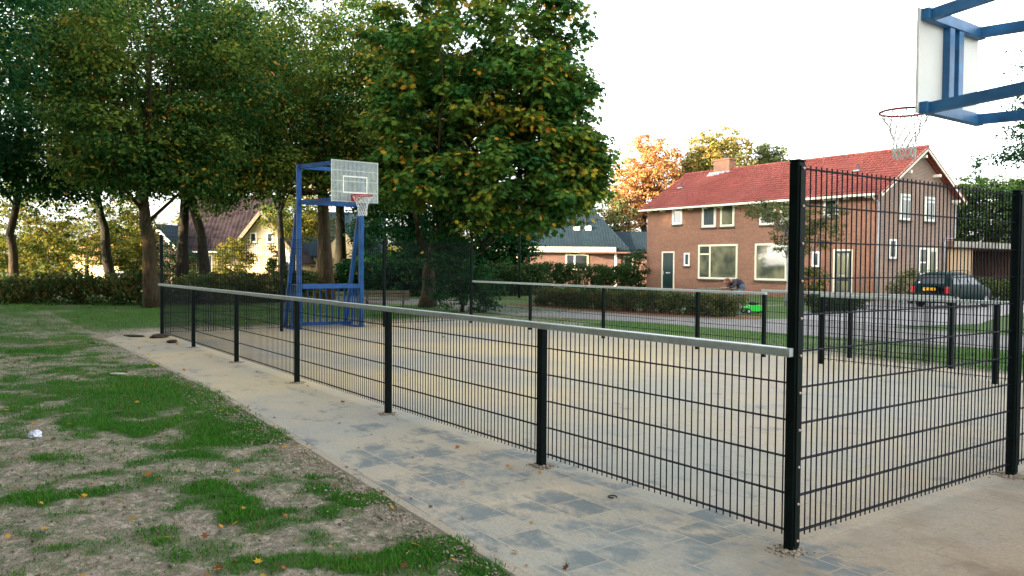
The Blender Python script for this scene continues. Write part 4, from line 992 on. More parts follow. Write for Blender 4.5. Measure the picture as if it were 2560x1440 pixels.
tree('broadleaf_tree', 'straight dark trunk directly in front of the brown tiled roof', P(-15.8, 38), P(-15.5, 38, 10), .28,
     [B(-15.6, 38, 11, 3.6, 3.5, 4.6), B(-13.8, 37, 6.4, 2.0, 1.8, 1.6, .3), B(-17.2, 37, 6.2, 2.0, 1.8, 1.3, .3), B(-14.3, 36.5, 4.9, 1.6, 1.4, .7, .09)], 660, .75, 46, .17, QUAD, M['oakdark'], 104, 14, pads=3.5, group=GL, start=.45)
tree('broadleaf_tree', 'dark crooked trunk leaning left, right of the straight one before the brown tiled roof', P(-14.7, 38.3), P(-15.6, 38, 9), .30,
     [B(-13.0, 38, 9.4, 3.2, 3.2, 4.6), B(-12.4, 37.5, 5.6, 1.8, 1.6, 1.3, .25), B(-13.8, 37.2, 4.4, 1.3, 1, .7, .10)], 660, .75, 46, .16, QUAD, M['oak'], 105, 14, pads=3.5, group=GL, bends=(P(-14.9, 38.2, 2.6), P(-15.35, 38, 4.8)), start=.4)
tree('broadleaf_tree', 'large oak with thick brown trunk right behind the far blue basketball stand', P(-7.85, 33.5), P(-8.1, 33.5, 9), .31,
     [B(-7.9, 33.3, 9.6, 4.0, 3.8, 4.6), B(-10.6, 31.5, 7.6, 2.4, 2.2, 2.4, .4), B(-5.6, 32, 6.8, 2.2, 2.2, 2.4, .4), B(-9.4, 31, 5.0, 1.9, 1.6, 1.1, .25), B(-6.3, 31, 4.6, 1.5, 1.5, 1.0, .18), B(-11.4, 31.6, 5.0, 1.4, 1.4, .9, .16), B(-4.6, 33, 8.5, 2.0, 2, 3.4, .35), B(-5.2, 32, 4.3, 1.4, 1.4, .8, .14)], 1350, .62, 60, .14, OAK, M['oak'], 106, 26, pads=4, group=GL, bm_=M['bark2'], tint=.07, start=.42)
tree('broadleaf_tree', 'slim dark trunk in front of the sunlit pale gable', P(-12.1, 42), P(-12.4, 42, 8), .22,
     [B(-12.2, 42, 8.4, 3.6, 3.2, 3.8)], 420, .8, 44, .18, QUAD, M['oak'], 107, 10, pads=3, group=GL, start=.5)
tree('broadleaf_tree', 'near tree whose dark crown fills the upper left corner', P(-13.4, 15.5), P(-13.2, 15.5, 8.5), .30,
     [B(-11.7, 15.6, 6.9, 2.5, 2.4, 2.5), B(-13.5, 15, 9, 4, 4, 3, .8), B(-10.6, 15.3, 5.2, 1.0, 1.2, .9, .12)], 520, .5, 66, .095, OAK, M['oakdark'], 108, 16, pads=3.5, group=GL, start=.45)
# the big maple in the middle
tree('maple_tree', 'large green maple with yellowing leaves and leaning brown trunk in the middle', P(-2.97, 27.9), P(-1.4, 26.2, 8.5), .26,
     [B(-1.5, 25.6, 8.0, 2.7, 2.6, 3.4), B(.3, 25.2, 6.9, 1.9, 2.0, 1.5, .42), B(-2.7, 25.6, 5.7, 1.3, 1.9, 2.0, .34), B(1.45, 25, 6.55, 1.25, 1.4, .85, .22), B(1.4, 25.2, 8.95, .75, 1.1, .85, .10), B(1.6, 25.1, 5.35, 1.15, 1.3, .55, .13), B(.5, 25, 5.3, 1.8, 1.6, .8, .2),
      B(-.4, 24.6, 4.2, 1.7, 1.7, .95, .26), B(1.2, 25.1, 4.15, 1.2, 1.3, .6, .14), B(2.3, 25.2, 4.55, .7, .9, .35, .05), B(-2.5, 24.8, 4.0, 1.3, 1.4, .9, .16), B(-1.0, 24.8, 3.0, .9, 1.0, .5, .07), B(1.5, 24.9, 3.4, 1.1, .9, .45, .16), B(.7, 24.8, 2.95, .8, .8, .35, .08), B(2.4, 25, 3.9, .75, .8, .45, .10), B(2.2, 25.0, 4.9, .8, .9, .5, .07), B(-3.3, 25.2, 4.4, 1.1, 1.3, 1.0, .16), B(-3.4, 25.5, 7.6, 1.0, 1.6, 2.4, .2)],
     1500, .46, 42, .185, MAPLE, M['maple'], 109, 30, pads=1.6, bends=(P(-2.85, 27.7, 1.6), P(-2.3, 27, 3.4)), bm_=M['bark2'], start=.35, r1=.06, up=.5)
# small trees and shrubs
tree('shrub', 'dense dark green shrub at the far right corner of the court, under the maple', P(-1.6, 25.4), P(-1.6, 25.4, 1.6), .05,
     [B(-1.75, 25.2, 1.1, 1.0, .9, 1.1), B(-.9, 25.3, .7, .75, .7, .7, .4), B(-2.1, 25.6, 2.4, .9, .8, .7, .4)], 130, .34, 60, .10, OAK, M['oakdark'], 110, 6, cat='shrub')
tree('young_tree', 'thin pale trunked young tree with sparse olive leaves in front of the brick house', P(10.6, 30.8), P(10.75, 30.8, 3.7), .045,
     [B(10.9, 30.8, 3.2, 1.0, 1.0, .8), B(9.6, 30.7, 3.6, .85, .8, .42, .4), B(12.0, 30.8, 3.1, .9, .8, .9, .6), B(10.4, 30.8, 2.5, .7, .7, .5, .2), B(11.3, 30.8, 2.2, .9, .8, .5, .25)], 210, .22, 44, .085, QUAD, M['olive'], 111, 14, bm_=M['zinc'], shell=.9, start=.45, lr=.3, tint=-.15)
tree('broadleaf_tree', 'tree at the right edge with loose branches reaching in behind the near basketball stand', P(16.2, 21.5), P(15.6, 21.5, 7.5), .24,
     [B(15.2, 21.2, 4.9, 2.1, 1.9, .95), B(15.4, 21.4, 7.0, 1.9, 1.8, 1.4, .5), B(13.2, 21.1, 4.55, .9, 1.0, .42, .14), B(14.9, 21.3, 3.4, 1.4, 1.4, .55, .2), B(14.0, 21.2, 5.9, 1.1, 1.1, .7, .2)], 330, .32, 50, .085, QUAD, M['oakdark'], 112, 30, shell=.9, start=.35)
tree('broadleaf_tree', 'background oak filling the space between the left crowns and the big maple', P(-9.3, 43), P(-9.3, 43, 11), .3,
     [B(-8.6, 43, 10, 4.6, 3, 5.4), B(-12.6, 43, 10, 3.0, 2.6, 4.6, .6), B(-5.2, 43, 8.5, 2.2, 2.2, 4.4, .4)], 760, .75, 50, .18, QUAD, M['oak'], 132, 14, pads=3.5, group=GL, start=.5)
# autumn trees behind the house
GB = 'autumn trees rising behind the red roof'
tree('broadleaf_tree', 'orange leaved autumn tree left of the red roofed house', P(10.9, 66), P(10.9, 66, 10), .35,
     [B(11.3, 66, 9.6, 2.6, 2.6, 2.6), B(9.4, 66, 7.4, 1.8, 1.8, 2.0, .4), B(12.4, 66, 7.0, 2.4, 2.2, 2.4, .6), B(9.8, 66, 5.4, 1.4, 1.3, 1.5, .25), B(8.6, 66, 6.0, 1.2, 1.2, 1.2, .15)], 620, .55, 46, .20, QUAD, M['orange'], 113, 16, GB, shell=.8, tint=-.02)
tree('broadleaf_tree', 'rounded tree turning orange behind the chimney', P(17.3, 68), P(17.3, 68, 11), .35,
     [B(17.4, 68, 10.4, 3.1, 2.8, 2.9), B(14.8, 68, 8.7, 1.7, 1.8, 1.6, .3), B(20, 68, 8.6, 1.4, 1.6, 1.4, .25)], 620, .55, 46, .20, QUAD, M['orangegreen'], 114, 14, GB, shell=.75)
tree('broadleaf_tree', 'smaller grey-green rounded tree at the right behind the red roof', P(22.7, 70), P(22.7, 70, 11), .3,
     [B(22.6, 70, 10.1, 2.1, 2.1, 2.1), B(21.0, 70, 8.8, 1.3, 1.3, 1.2, .3)], 330, .55, 42, .2, QUAD, M['olive'], 115, 12, GB, shell=.75, tint=-.15)
tree('broadleaf_tree', 'pale grey-green tree between the bungalow roof and the brick house', P(8.3, 64), P(8.3, 64, 6), .25,
     [B(8.2, 64, 5.4, 1.6, 1.6, 1.9)], 80, .5, 40, .2, QUAD, M['olive'], 116, 10, shell=.85)
tree('conifer', 'broad dark green tree mass rising behind the garage', P(28.6, 48), P(28.6, 48, 5), .3,
     [B(28.4, 48, 4.5, 3.1, 2.5, 2.6), B(30.6, 48, 5.0, 2.6, 2.4, 2.3, .6), B(26.6, 48, 4.2, 1.3, 1.6, 2.2, .3)], 640, .5, 60, .15, QUAD, M['hedge'], 117, 10, tint=.12)
def little_conifer():
    t = thing('conifer', 'tiny spiky conifer top showing above the garage trees', 'tree', P(29.6, 51))
    rng = np.random.default_rng(5); mb = MB(); b = P(29.6, 51)
    mb.tube([b, b+Vector((0, 0, 8.5))], [.12, .015], 6); mb.build('trunk', M['bark'], t, world=True)
    mb = MB()
    for i in range(60):
        z = 5.2+3.2*rng.random(); a = rng.random()*6.28; r = .15+.95*(8.6-z)/3.4
        e = b+Vector((math.cos(a)*r, math.sin(a)*r, z+.18)); s0 = b+Vector((0, 0, z)); mb.tube([s0, e], [.02, .008], 4)
        for k in range(6):
            q = s0.lerp(e, .25+.12*k); mb.tube([q, q+Vector((rng.normal()*.12, rng.normal()*.12, .10))], [.035, .008], 4)
    mb.build('branches', M['oakdark'], t, world=True)
little_conifer()
for i, (lat, dep, z, r, rz, lab) in enumerate([(-27.5, 44, 3.0, 3.2, 2.7, 'broad sunlit yellow-green tree behind the leftmost trunk'), (-22.6, 46, 3.1, 2.1, 2.3, 'sunlit yellowish small tree between the two leftmost trunks'),
    (-14.6, 53, 4.6, 2.4, 1.7, 'yellow-green tree leaning over the sunlit gable'), (-31, 58, 3.4, 2.6, 2.6, 'sunlit olive tree left of the orange roofed house')]):
    tree('broadleaf_tree', lab, P(lat, dep), P(lat, dep, z), .16, [B(lat, dep, z, r, r*.8, rz), B(lat+r*.6, dep, z-.8, r*.6, r*.6, rz*.6, .4)], 190, .5, 46, .16, QUAD, M['yellowgreen'], 180+i, 8, None, shell=.7, tint=-.12)
# sunlit far trees at left
GF = 'far sunlit trees between the left trunks'
for i, (lat, dep, z, r, lm, lab) in enumerate([
    (-36, 95, 5.6, 3.2, 'yellowgreen', 'far sunlit yellow-green tree above the orange roof'), (-43, 92, 4.6, 3.0, 'yellowgreen', 'far sunlit tree left of the orange roofed house'),
    (-28.5, 72, 4.3, 2.5, 'yellowgreen', 'far sunlit tree right of the orange roofed house'), (-19.3, 75, 9.8, 3.2, 'orange', 'glowing orange-yellow tree high above the brown tiled roof')]):
    tree('broadleaf_tree', lab, P(lat, dep), P(lat, dep, z), .25, [B(lat, dep, z, r, r, r*.85), B(lat+r*.7, dep, z-1.2, r*.7, r*.7, r*.6, .4)], 110, .7, 40, .26, QUAD, M[lm], 120+i, 8, GF, shell=.8)
# dark evergreens behind the hedges (centre)
tree('evergreen_tree', 'very dark evergreen behind the tall dark hedge, right of the blue stand', P(-5.6, 44), P(-5.6, 44, 5), .3, [B(-6.6, 43, 3.0, 2.4, 2.0, 3.2), B(-4.4, 44, 3.6, 2.2, 2.0, 3.4), B(-2.0, 43.5, 3.4, 2.0, 2.0, 3.2, .9)], 760, .6, 50, .17, QUAD, M['oakdark'], 130, 6)
tree('evergreen_tree', 'dark evergreen left of the bungalow, behind the maple', P(.0, 44), P(.0, 44, 4), .25, [B(-.5, 44, 2.8, 1.9, 2.0, 2.8)], 300, .6, 50, .17, QUAD, M['oakdark'], 131, 6)
GS = 'sunlit bushes at the left edge of the field'
def bush(label, lat, dep, h, r, lm, seed, name='bush', ls=.13, n=60, tmpl=QUAD, group=None, rd=None, per=44, cr=.36, tint=0.0):
    return tree(name, label, P(lat, dep), P(lat, dep, h*.6), .06, [B(lat, dep, h*.52, r, rd or r*.8, h*.50)], n, cr, per, ls, tmpl, M[lm], seed, 8, group, start=.1, cat='bush', shell=.6, tint=tint)
bush('tall olive and yellow bush lit by the low sun, right of the leftmost trunk', -20.4, 35.0, 3.7, 1.9, 'yellowgreen', 140, n=120, group=GS, tint=-.12)
bush('yellowish bush left of the leftmost trunk', -23.6, 35.5, 3.0, 1.7, 'yellowgreen', 141, n=90, group=GS, tint=-.15)
bush('olive bush behind the leaning trunk', -17.6, 37.4, 3.1, 1.3, 'yellowgreen', 142, n=80, group=GS, tint=-.2)
bush('smooth round green bush just right of the leaning trunk', -19.6, 46, 2.6, 1.6, 'hedge', 143, n=110, tint=.12)
bush('small clipped yellow-orange bush beside the white sign', -18.2, 40, 1.45, .65, 'yellowgreen', 144, n=40, tint=.1)
bush('dense leafy yellow-green bush in front of the brown roofed house', -15.9, 45.5, 2.9, 1.35, 'yellowgreen', 145, n=110, tint=-.05)
bush('narrow columnar conifer beside the sunlit gable', -14.6, 48.5, 2.5, .34, 'hedge', 146, name='columnar_conifer', n=34, cr=.25, tint=.15)
bush('bush behind the far blue stand, left of the thick trunk', -8.9, 32.0, 1.25, .8, 'hedge', 147, n=40)
bush('orange flowering shrub against the brick house, left of the glazed door', 13.4, 35.5, 1.35, .75, 'flowering', 148, n=44, ls=.10)
bush('olive shrub by the house corner behind the parked car', 16.7, 33.2, 1.35, .85, 'olive', 149, n=50, ls=.10, tint=-.1)
bush('sprawling bare-stemmed bush below the leaning trunk at far left', -18.9, 33.4, 1.7, 1.3, 'yellowgreen', 150, n=26, cr=.3, per=22, tint=-.2)
bush('low dark bush next to the carport opening', 24.2, 38.4, .8, .9, 'hedge', 151, n=40)
bush('small dark bush left of the red brick house above the hedge', 7.6, 48, 2.5, 1.1, 'hedge', 152, n=60)
# undergrowth strip
def strip_foliage(name, label, pts, hmin, hmax, wid, n, cr, per, ls, lm, seed, kind=None, cat='hedge', tmpl=QUAD, group=None, box=False):
    """hedge along a plan polyline; box hedges get an even top"""
    rng = np.random.default_rng(seed)
    root = None
    P3 = [np.array(p, float) for p in pts]; seg = [np.linalg.norm(b-a) for a, b in zip(P3[:-1], P3[1:])]; tot = sum(seg)
    cc = []
    for i in range(n):
        t = rng.random()*tot; k = 0
        while k < len(seg)-1 and t > seg[k]: t -= seg[k]; k += 1
        a, b = P3[k], P3[k+1]; d = (b-a)/seg[k]; q = a+d*t; nn = np.array([-d[1], d[0]])
        H = hmin+(hmax-hmin)*fbm(q[0]*.5, q[1]*.5, 0, seed)
        z = H*(rng.random()**.6) if box else H*rng.random()**.8
        q = q+nn*(rng.random()-.5)*wid; cc.append((q[0], q[1], max(z-cr*.4, .05)))
    cc = np.array(cc); d = rng.normal(size=(n, per, 3)); d /= np.linalg.norm(d, axis=2, keepdims=True)
    pos = cc[:, None, :]+d*(rng.random((n, per))**.4)[:, :, None]*cr*np.array([1, 1, .7]); nrm = d+rng.normal(size=d.shape)*.5+np.array([0, 0, .3])
    pos = pos.reshape(-1, 3); nrm = nrm.reshape(-1, 3); cid = np.repeat(np.arange(n), per); ok = pos[:, 2] > 0.01
    if box: pos[:, 2] = np.minimum(pos[:, 2], hmax+.04*rng.normal(size=len(pos)))
    v, f = leaves(pos[ok], nrm[ok], ls*(.6+.8*rng.random(ok.sum())), tmpl, rng)
    tint = np.clip(.5*rng.random(n)[cid][ok]+.5*rng.random(ok.sum()), 0, .9); hot = rng.random(len(tint)) < .02; tint[hot] = 1
    if kind: return tag(mesh_obj(name, v, f, M[lm], fattr=tint), label, cat, kind=kind)
    mid = P3[len(P3)//2]; root = thing(name, label, cat, (float(mid[0]), float(mid[1]), 0), 0, group)
    mesh_obj('foliage', v, f, M[lm], root, world=True, fattr=tint)
    st = MB()
    for i in range(int(tot*4)):
        t = rng.random()*tot; k = 0
        while k < len(seg)-1 and t > seg[k]: t -= seg[k]; k += 1
        a, b = P3[k], P3[k+1]; q = a+(b-a)/seg[k]*t; x, y = q+rng.normal(size=2)*wid*.15
        st.tube([(x, y, 0), (x+rng.normal()*.08, y+rng.normal()*.08, hmin*.75)], [.02, .008], 5)
    st.build('stems', M['bark'], root, world=True); return root
def pp(*ps): return [tuple(P(a, b))[:2] for a, b in ps]
strip_foliage('undergrowth', 'low tangled shrubs and brambles along the left edge of the field', pp((-26, 31.5), (-19, 29.6), (-13.5, 28.8), (-10.5, 30), (-8.8, 33.2)), .8, 1.35, 3.0, 620, .36, 48, .12, 'hedgebrown', 160, kind='stuff', cat='undergrowth')
strip_foliage('undergrowth', 'dark green ground cover beneath the trees behind the far fence', pp((-14.5, 35), (-11, 37), (-8.6, 38)), .6, 1.4, 2.4, 230, .36, 46, .13, 'hedge', 161, kind='stuff', cat='undergrowth')
strip_foliage('hedge', 'tall very dark hedge behind the far blue stand and bench', pp((-8.2, 38.2), (-5, 37.4), (-1.8, 37)), 1.5, 1.95, 1.2, 620, .34, 54, .12, 'oakdark', 162, box=True)
strip_foliage('hedge', 'tall green hedge between the bungalow and the left end of the brick house', [(-31.6, 20.0), (-31.6, 25), (-31.6, 30.3)], 1.45, 1.72, 1.0, 360, .32, 54, .11, 'hedge', 163, box=True)
strip_foliage('hedge', 'green hedge continuing left in front of the bungalow', pp((-1.2, 38), (1.6, 41)), 1.3, 1.9, 1.6, 180, .36, 54, .12, 'hedge', 164)
strip_foliage('hedge', 'low brownish clipped hedge along the paved path, rounded at its right end', [(-21.2, 14.7), (-17, 14.8), (-12.6, 15.5)], .60, .80, 1.25, 560, .20, 60, .06, 'hedgebrown', 165, box=True)
strip_foliage('hedge', 'low hedge along the garden, right of the lawn and behind the near post', [(-12.6, 19.4), (-13.6, 23.8)], .45, .72, .9, 200, .2, 50, .06, 'hedge', 166, box=True)
strip_foliage('hedge', 'dark reddish hedge behind the car under the carport', pp((20.6, 35.5), (25, 36.5)), .9, 1.3, .8, 150, .3, 46, .1, 'hedgebrown', 167)
strip_foliage('hedge', 'sunlit low hedge in the garden of the gabled house', pp((-20, 50), (-13, 51)), .5, .9, .9, 140, .3, 46, .14, 'yellowgreen', 168)
strip_foliage('distant_wood', 'distant belt of sunlit trees and shrubs beyond the houses at left', pp((-75, 100), (-50, 108), (-28, 112), (-8, 104)), 3.0, 6.5, 6, 620, 1.1, 50, .42, 'yellowgreen', 169, kind='stuff', cat='wood')
strip_foliage('distant_wood', 'distant belt of dark trees beyond the bungalow and the garage', pp((-8, 90), (12, 88), (40, 84), (75, 70)), 3.0, 5.5, 6, 620, 1.0, 50, .42, 'hedge', 170, kind='stuff', cat='wood')
# trees out of the picture to the left that shade the field
strip_foliage('hedge', 'unseen dense shrub belt added left of the field to block the low sun', [(-33, -11.5), (-20, -11.0), (-6, -11.0), (14, -11.5)], 3.4, 4.2, 2.4, 1500, .75, 40, .30, 'oakdark', 171)  # unseen belt, added to stop low sun passing under the tree crowns
index_kids()
src = [o for o in bpy.data.objects if o.parent is None and o.name.startswith('broadleaf_tree')]
def src_by(lbl): return [o for o in src if lbl in o['label']][0]
t106 = src_by('behind the far blue'); t103 = src_by('thick dark trunked'); k = 0
rng = random.Random(4)
for (x, y) in [(-29, -12.5), (-23.5, -14), (-18, -12.5), (-12.5, -14), (-7, -13), (-1.5, -14.5), (4, -13), (9.5, -14), (-26, -20), (-20, -21), (-14, -20), (-8, -21.5), (-2, -20), (4, -21), (10, -20), (-31, -17), (-21, -9.5), (-15, -16.5), (-9.5, -9.5), (-4.5, -17), (1, -9.5), (7, -17)]:
    s = t106 if k % 2 else t103; c = copy_tree(s); k += 1
    c.location = (x, y, 0); c.rotation_euler = (0, 0, rng.random()*6.28); sc = (1.05+.15*rng.random()) if s is t106 else 1.35; c.scale = (sc*1.1, sc*1.1, sc*.98)
    c['label'] = 'tree of the dense row left of the field, outside the picture'; c['group'] = 'row of trees left of the field outside the picture'

# ------------------------------------------------------------------ small things
# picnic table and person
def picnic():
    c = P(7.15, 27.6); t = thing('picnic_table', 'brown wooden picnic table in the garden in front of the brick house', 'picnic table', c, face_rot(.06))
    for i in range(5): MB().bbox(-.78, .78, -.35+i*.142, -.35+i*.142+.13, .70, .74, .006).build('table_plank', M['benchwood'], t)
    for y in (-.72, .52): MB().bbox(-.88, .88, y, y+.22, .42, .455, .006).build('bench_plank', M['benchwood'], t)
    for x in (-.55, .55):
        l = MB(); l.beam((x, -.22, .70), (x, -.62, 0), .05, .09, (1, 0, 0)); l.beam((x, .22, .70), (x, .62, 0), .05, .09, (1, 0, 0)); l.beam((x, -.74, .39), (x, .74, .39), .05, .08); l.build('trestle', M['benchwood'], t)
picnic()
def skin_mesh(name, nodes, edges, mat, parent, sub=2, root=0):
    me = bpy.data.meshes.new(name); me.from_pydata([n[0] for n in nodes], edges, []); me.update(); me.materials.append(mat)
    o = bpy.data.objects.new(name, me); COL.objects.link(o); o.parent = parent
    o.modifiers.new('Skin', 'SKIN'); bpy.context.view_layer.update()
    if not me.skin_vertices:
        bm = bmesh.new(); bm.from_mesh(me); bm.verts.layers.skin.verify(); bm.to_mesh(me); bm.free()
    for i, n in enumerate(nodes):
        sv_ = me.skin_vertices[0].data[i]; r = n[1]; sv_.radius = (r, r) if not hasattr(r, '__len__') else r; sv_.use_root = (i == root)
    s = o.modifiers.new('Subdivision', 'SUBSURF'); s.levels = sub; s.render_levels = sub
    return o
def person():
    # seated sideways at the right end of the table, folded forward; local +x = away from the table, head towards -x
    t = thing('person', 'person in a dark jacket bent far forward over the picnic table, resting on both arms', 'person', P(7.72, 27.25), face_rot(0))
    skin = plain('skin', (.42, .22, .15), .6, 0, .05); jk = plain('dark_jacket', (.05, .045, .06), .8, 0, .2, 12); jl = plain('jacket_panel', (.09, .13, .20), .7, 0, .15, 12)
    tr = plain('pale_trousers', (.22, .24, .24), .8, 0, .15, 10); hair = plain('auburn_hair', (.23, .07, .05), .8, 0, .25, 40); shoe = plain('dark_shoes', (.025, .022, .03), .7)
    nodes = [((.10, 0, .66), .12), ((.13, 0, .80), .12), ((.05, 0, .96), .13), ((-.12, 0, 1.02), .13), ((-.24, 0, 1.0), .055), ((-.30, 0, .97), .06)]
    E = [(0, 1), (1, 2), (2, 3), (3, 4), (4, 5)]
    for s in (-1, 1):
        b = len(nodes); nodes += [((-.13, s*.18, .99), .06), ((-.16, s*.25, .84), .045), ((-.34, s*.18, .775), .036), ((-.42, s*.12, .765), .026), ((-.47, s*.10, .765), .03)]
        E += [(3, b), (b, b+1), (b+1, b+2), (b+2, b+3), (b+3, b+4)]
        for k in range(4):
            q = len(nodes); yy = s*.10+(k-1.5)*.019; ln = (.052, .06, .056, .044)[k]
            nodes += [((-.505, yy, .768), .0095), ((-.505-ln*.6, yy*1.02, .772), .0085), ((-.505-ln, yy*1.02, .758), .007)]; E += [(b+4, q), (q, q+1), (q+1, q+2)]
        q = len(nodes); nodes += [((-.475, s*.10-s*.035, .762), .010), ((-.50, s*.10-s*.055, .758), .008)]; E += [(b+4, q), (q, q+1)]
        b = len(nodes); nodes += [((.06, s*.10, .60), .085), ((-.22, s*.13, .55), .065), ((-.25, s*.14, .30), .045), ((-.22, s*.14, .09), .035), ((-.33, s*.15, .04), .03)]
        E += [(0, b), (b, b+1), (b+1, b+2), (b+2, b+3), (b+3, b+4)]
    body = skin_mesh('body', nodes, E, skin, t, 1)
    # head with a face looking down at the table
    hd = MB(); hd.ball((-.36, 0, .985), (.105, .078, .10), 16, 12); hd.ball((-.435, 0, .93), (.045, .05, .045), 10, 8); hd.ball((-.47, 0, .955), (.018, .012, .02), 8, 6)
    for s in (-1, 1): hd.ball((-.345, s*.08, .97), (.02, .010, .03), 8, 6)
    h = hd.build('head', skin, t, smooth=True)
    ey = MB()
    for s in (-1, 1): ey.ball((-.452, s*.03, .972), (.008, .010, .007), 8, 6)
    ey.build('eyes', M['white'], h, smooth=True); MB().bbox(-.468, -.455, -.02, .02, .908, .914, .002).build('mouth', hair, h)
    hr = MB(); hr.ball((-.335, 0, 1.01), (.115, .09, .10), 16, 12); hr.ball((-.28, 0, .97), (.07, .082, .085), 12, 8); hr.build('hair', hair, h, smooth=True)
    jn = [((.12, 0, .68), .165), ((.15, 0, .82), .165), ((.06, 0, .97), .17), ((-.12, 0, 1.02), .15), ((-.22, 0, 1.0), .075)]; je = [(0, 1), (1, 2), (2, 3), (3, 4)]
    for s in (-1, 1):
        b = len(jn); jn += [((-.13, s*.19, .99), .078), ((-.16, s*.26, .84), .06), ((-.34, s*.19, .78), .046)]; je += [(3, b), (b, b+1), (b+1, b+2)]
    j = skin_mesh('jacket', jn, je, jk, t)
    MB().ball((.13, -.13, .80), (.10, .06, .12), 12, 8).build('jacket_panel', jl, j, smooth=True)
    tn = [((.10, 0, .62), .14)]; te = []
    for s in (-1, 1):
        b = len(tn); tn += [((.03, s*.11, .60), .10), ((-.22, s*.13, .56), .078), ((-.25, s*.14, .30), .06), ((-.22, s*.14, .12), .05)]; te += [(0, b), (b, b+1), (b+1, b+2), (b+2, b+3)]
    skin_mesh('trousers', tn, te, tr, t)
    for s in (-1, 1):
        sh = MB(); sh.ball((-.27, s*.145, .045), (.13, .045, .045), 12, 8); sh.ball((-.20, s*.145, .075), (.06, .045, .055), 10, 8); sh.build('shoe', shoe, t, smooth=True)
person()
st = thing('garden_stool', 'small dark stool under the bent person at the picnic table', 'stool', P(7.83, 27.25), face_rot(0))
MB().bbox(-.17, .17, -.17, .17, .44, .49, .01).build('seat', M['benchwood'], st)
for a in (-.13, .13):
    for b in (-.13, .13): MB().bbox(a-.018, a+.018, b-.018, b+.018, 0, .44, .003).build('leg', M['benchwood'], st)
# green lawn mower
def mower():
    t = thing('lawn_mower', 'bright green lawn mower with black engine on the lawn, right of the picnic table', 'lawn mower', P(7.72, 25.4), face_rot(.1))
    d = MB(); d.prism([(-.26, -.2, .10), (.27, -.2, .10), (.31, -.2, .20), (.24, -.2, .31), (-.18, -.2, .33), (-.30, -.2, .22)], (0, .42, 0)); d.build('deck', M['lime'], t)
    e = MB(); e.ball((-.02, 0, .38), (.15, .14, .09), 14, 8); e.bbox(-.14, .10, -.1, .1, .32, .42, .02); e.ball((.17, 0, .385), (.06, .06, .04), 10, 6); e.build('engine', M['black'], t, smooth=False)
    MB().bbox(-.25, .3, -.205, .215, .05, .10, .01).build('skirt', M['black'], t)
    for x in (-.28, .30):
        for y in (-.25, .25):
            r = .10 if x < 0 else .075
            w = MB().tube([(x, y-.025, r), (x, y+.025, r)], r, 16); wo = w.build('wheel', M['tyre'], t); MB().tube([(x, y-.03, r), (x, y+.03, r)], r*.5, 12).build('hub', M['zinc'], wo)
    h = MB()
    for s in (-1, 1): h.tube([(-.22, s*.16, .25), (-.5, s*.18, .5), (-.66, s*.18, .62)], .013, 6)
    h.tube([(-.66, -.18, .62), (-.66, .18, .62)], .015, 6); h.build('handle', M['black'], t); t.scale = (.85, .85, .85)
mower()
# park bench behind the far fence
def bench():
    t = thing('park_bench', 'weathered wooden bench behind the far fence in front of the dark hedge', 'bench', P(-4.25, 26.6), face_rot(.12))
    for z in (.40, .52): MB().bbox(-.8, .8, .20, .235, z, z+.10, .006).build('back_plank', M['benchwood'], t)
    for i in range(3): MB().bbox(-.8, .8, -.22+i*.135, -.11+i*.135, .30, .335, .006).build('seat_plank', M['benchwood'], t)
    for x in (-.6, .6):
        l = MB(); l.bbox(x-.03, x+.03, -.2, -.14, -.02, .30, .005); l.bbox(x-.03, x+.03, .14, .20, -.02, .62, .005); l.bbox(x-.025, x+.025, -.14, .14, .24, .30, .004); l.build('leg', M['concrete'], t)
bench()
# small sign among the shrubs
s_ = thing('sign', 'small white rectangular sign with dark and red marks standing in the shrubs at left', 'sign', P(-16.6, 33.6), face_rot(0))
MB().bbox(-.17, .17, -.012, .012, .86, 1.12, .004).build('panel', M['white'], s_)
for x in (-.13, .13): MB().bbox(x-.015, x+.015, .014, .04, 0, 1.1, .003).build('post', M['zinc'], s_)
MB().prism([(-.12, -.013, .93), (-.02, -.013, .90), (.01, -.013, .98), (-.03, -.013, 1.05), (-.09, -.013, 1.03), (-.13, -.013, .98)], (0, -.003, 0)).build('dark_mark', M['black'], s_)
MB().prism([(.02, -.013, .93), (.08, -.013, .93), (.07, -.013, 1.03), (.03, -.013, 1.0)], (0, -.003, 0)).build('red_mark', M['red'], s_)
# slim pole in front of the bungalow
p_ = thing('lamp_post', 'slim dark street lamp in front of the bungalow, its head hidden in the maple leaves', 'street lamp', P(.33, 36))
MB().tube([P(.33, 36, 0), P(.33, 36, 1.0), P(.33, 36, 3.9)], [.06, .04, .032], 10).build('pole', M['fence'], p_, world=True, smooth=True)
a = P(.33, 36, 3.9); MB().tube([a, a+Vector((0, 0, .06)), a+Vector((0, 0, .3)), a+Vector((0, 0, .36))], [.06, .16, .2, .05], 12).build('lamp_head', M['zinc'], p_, world=True)
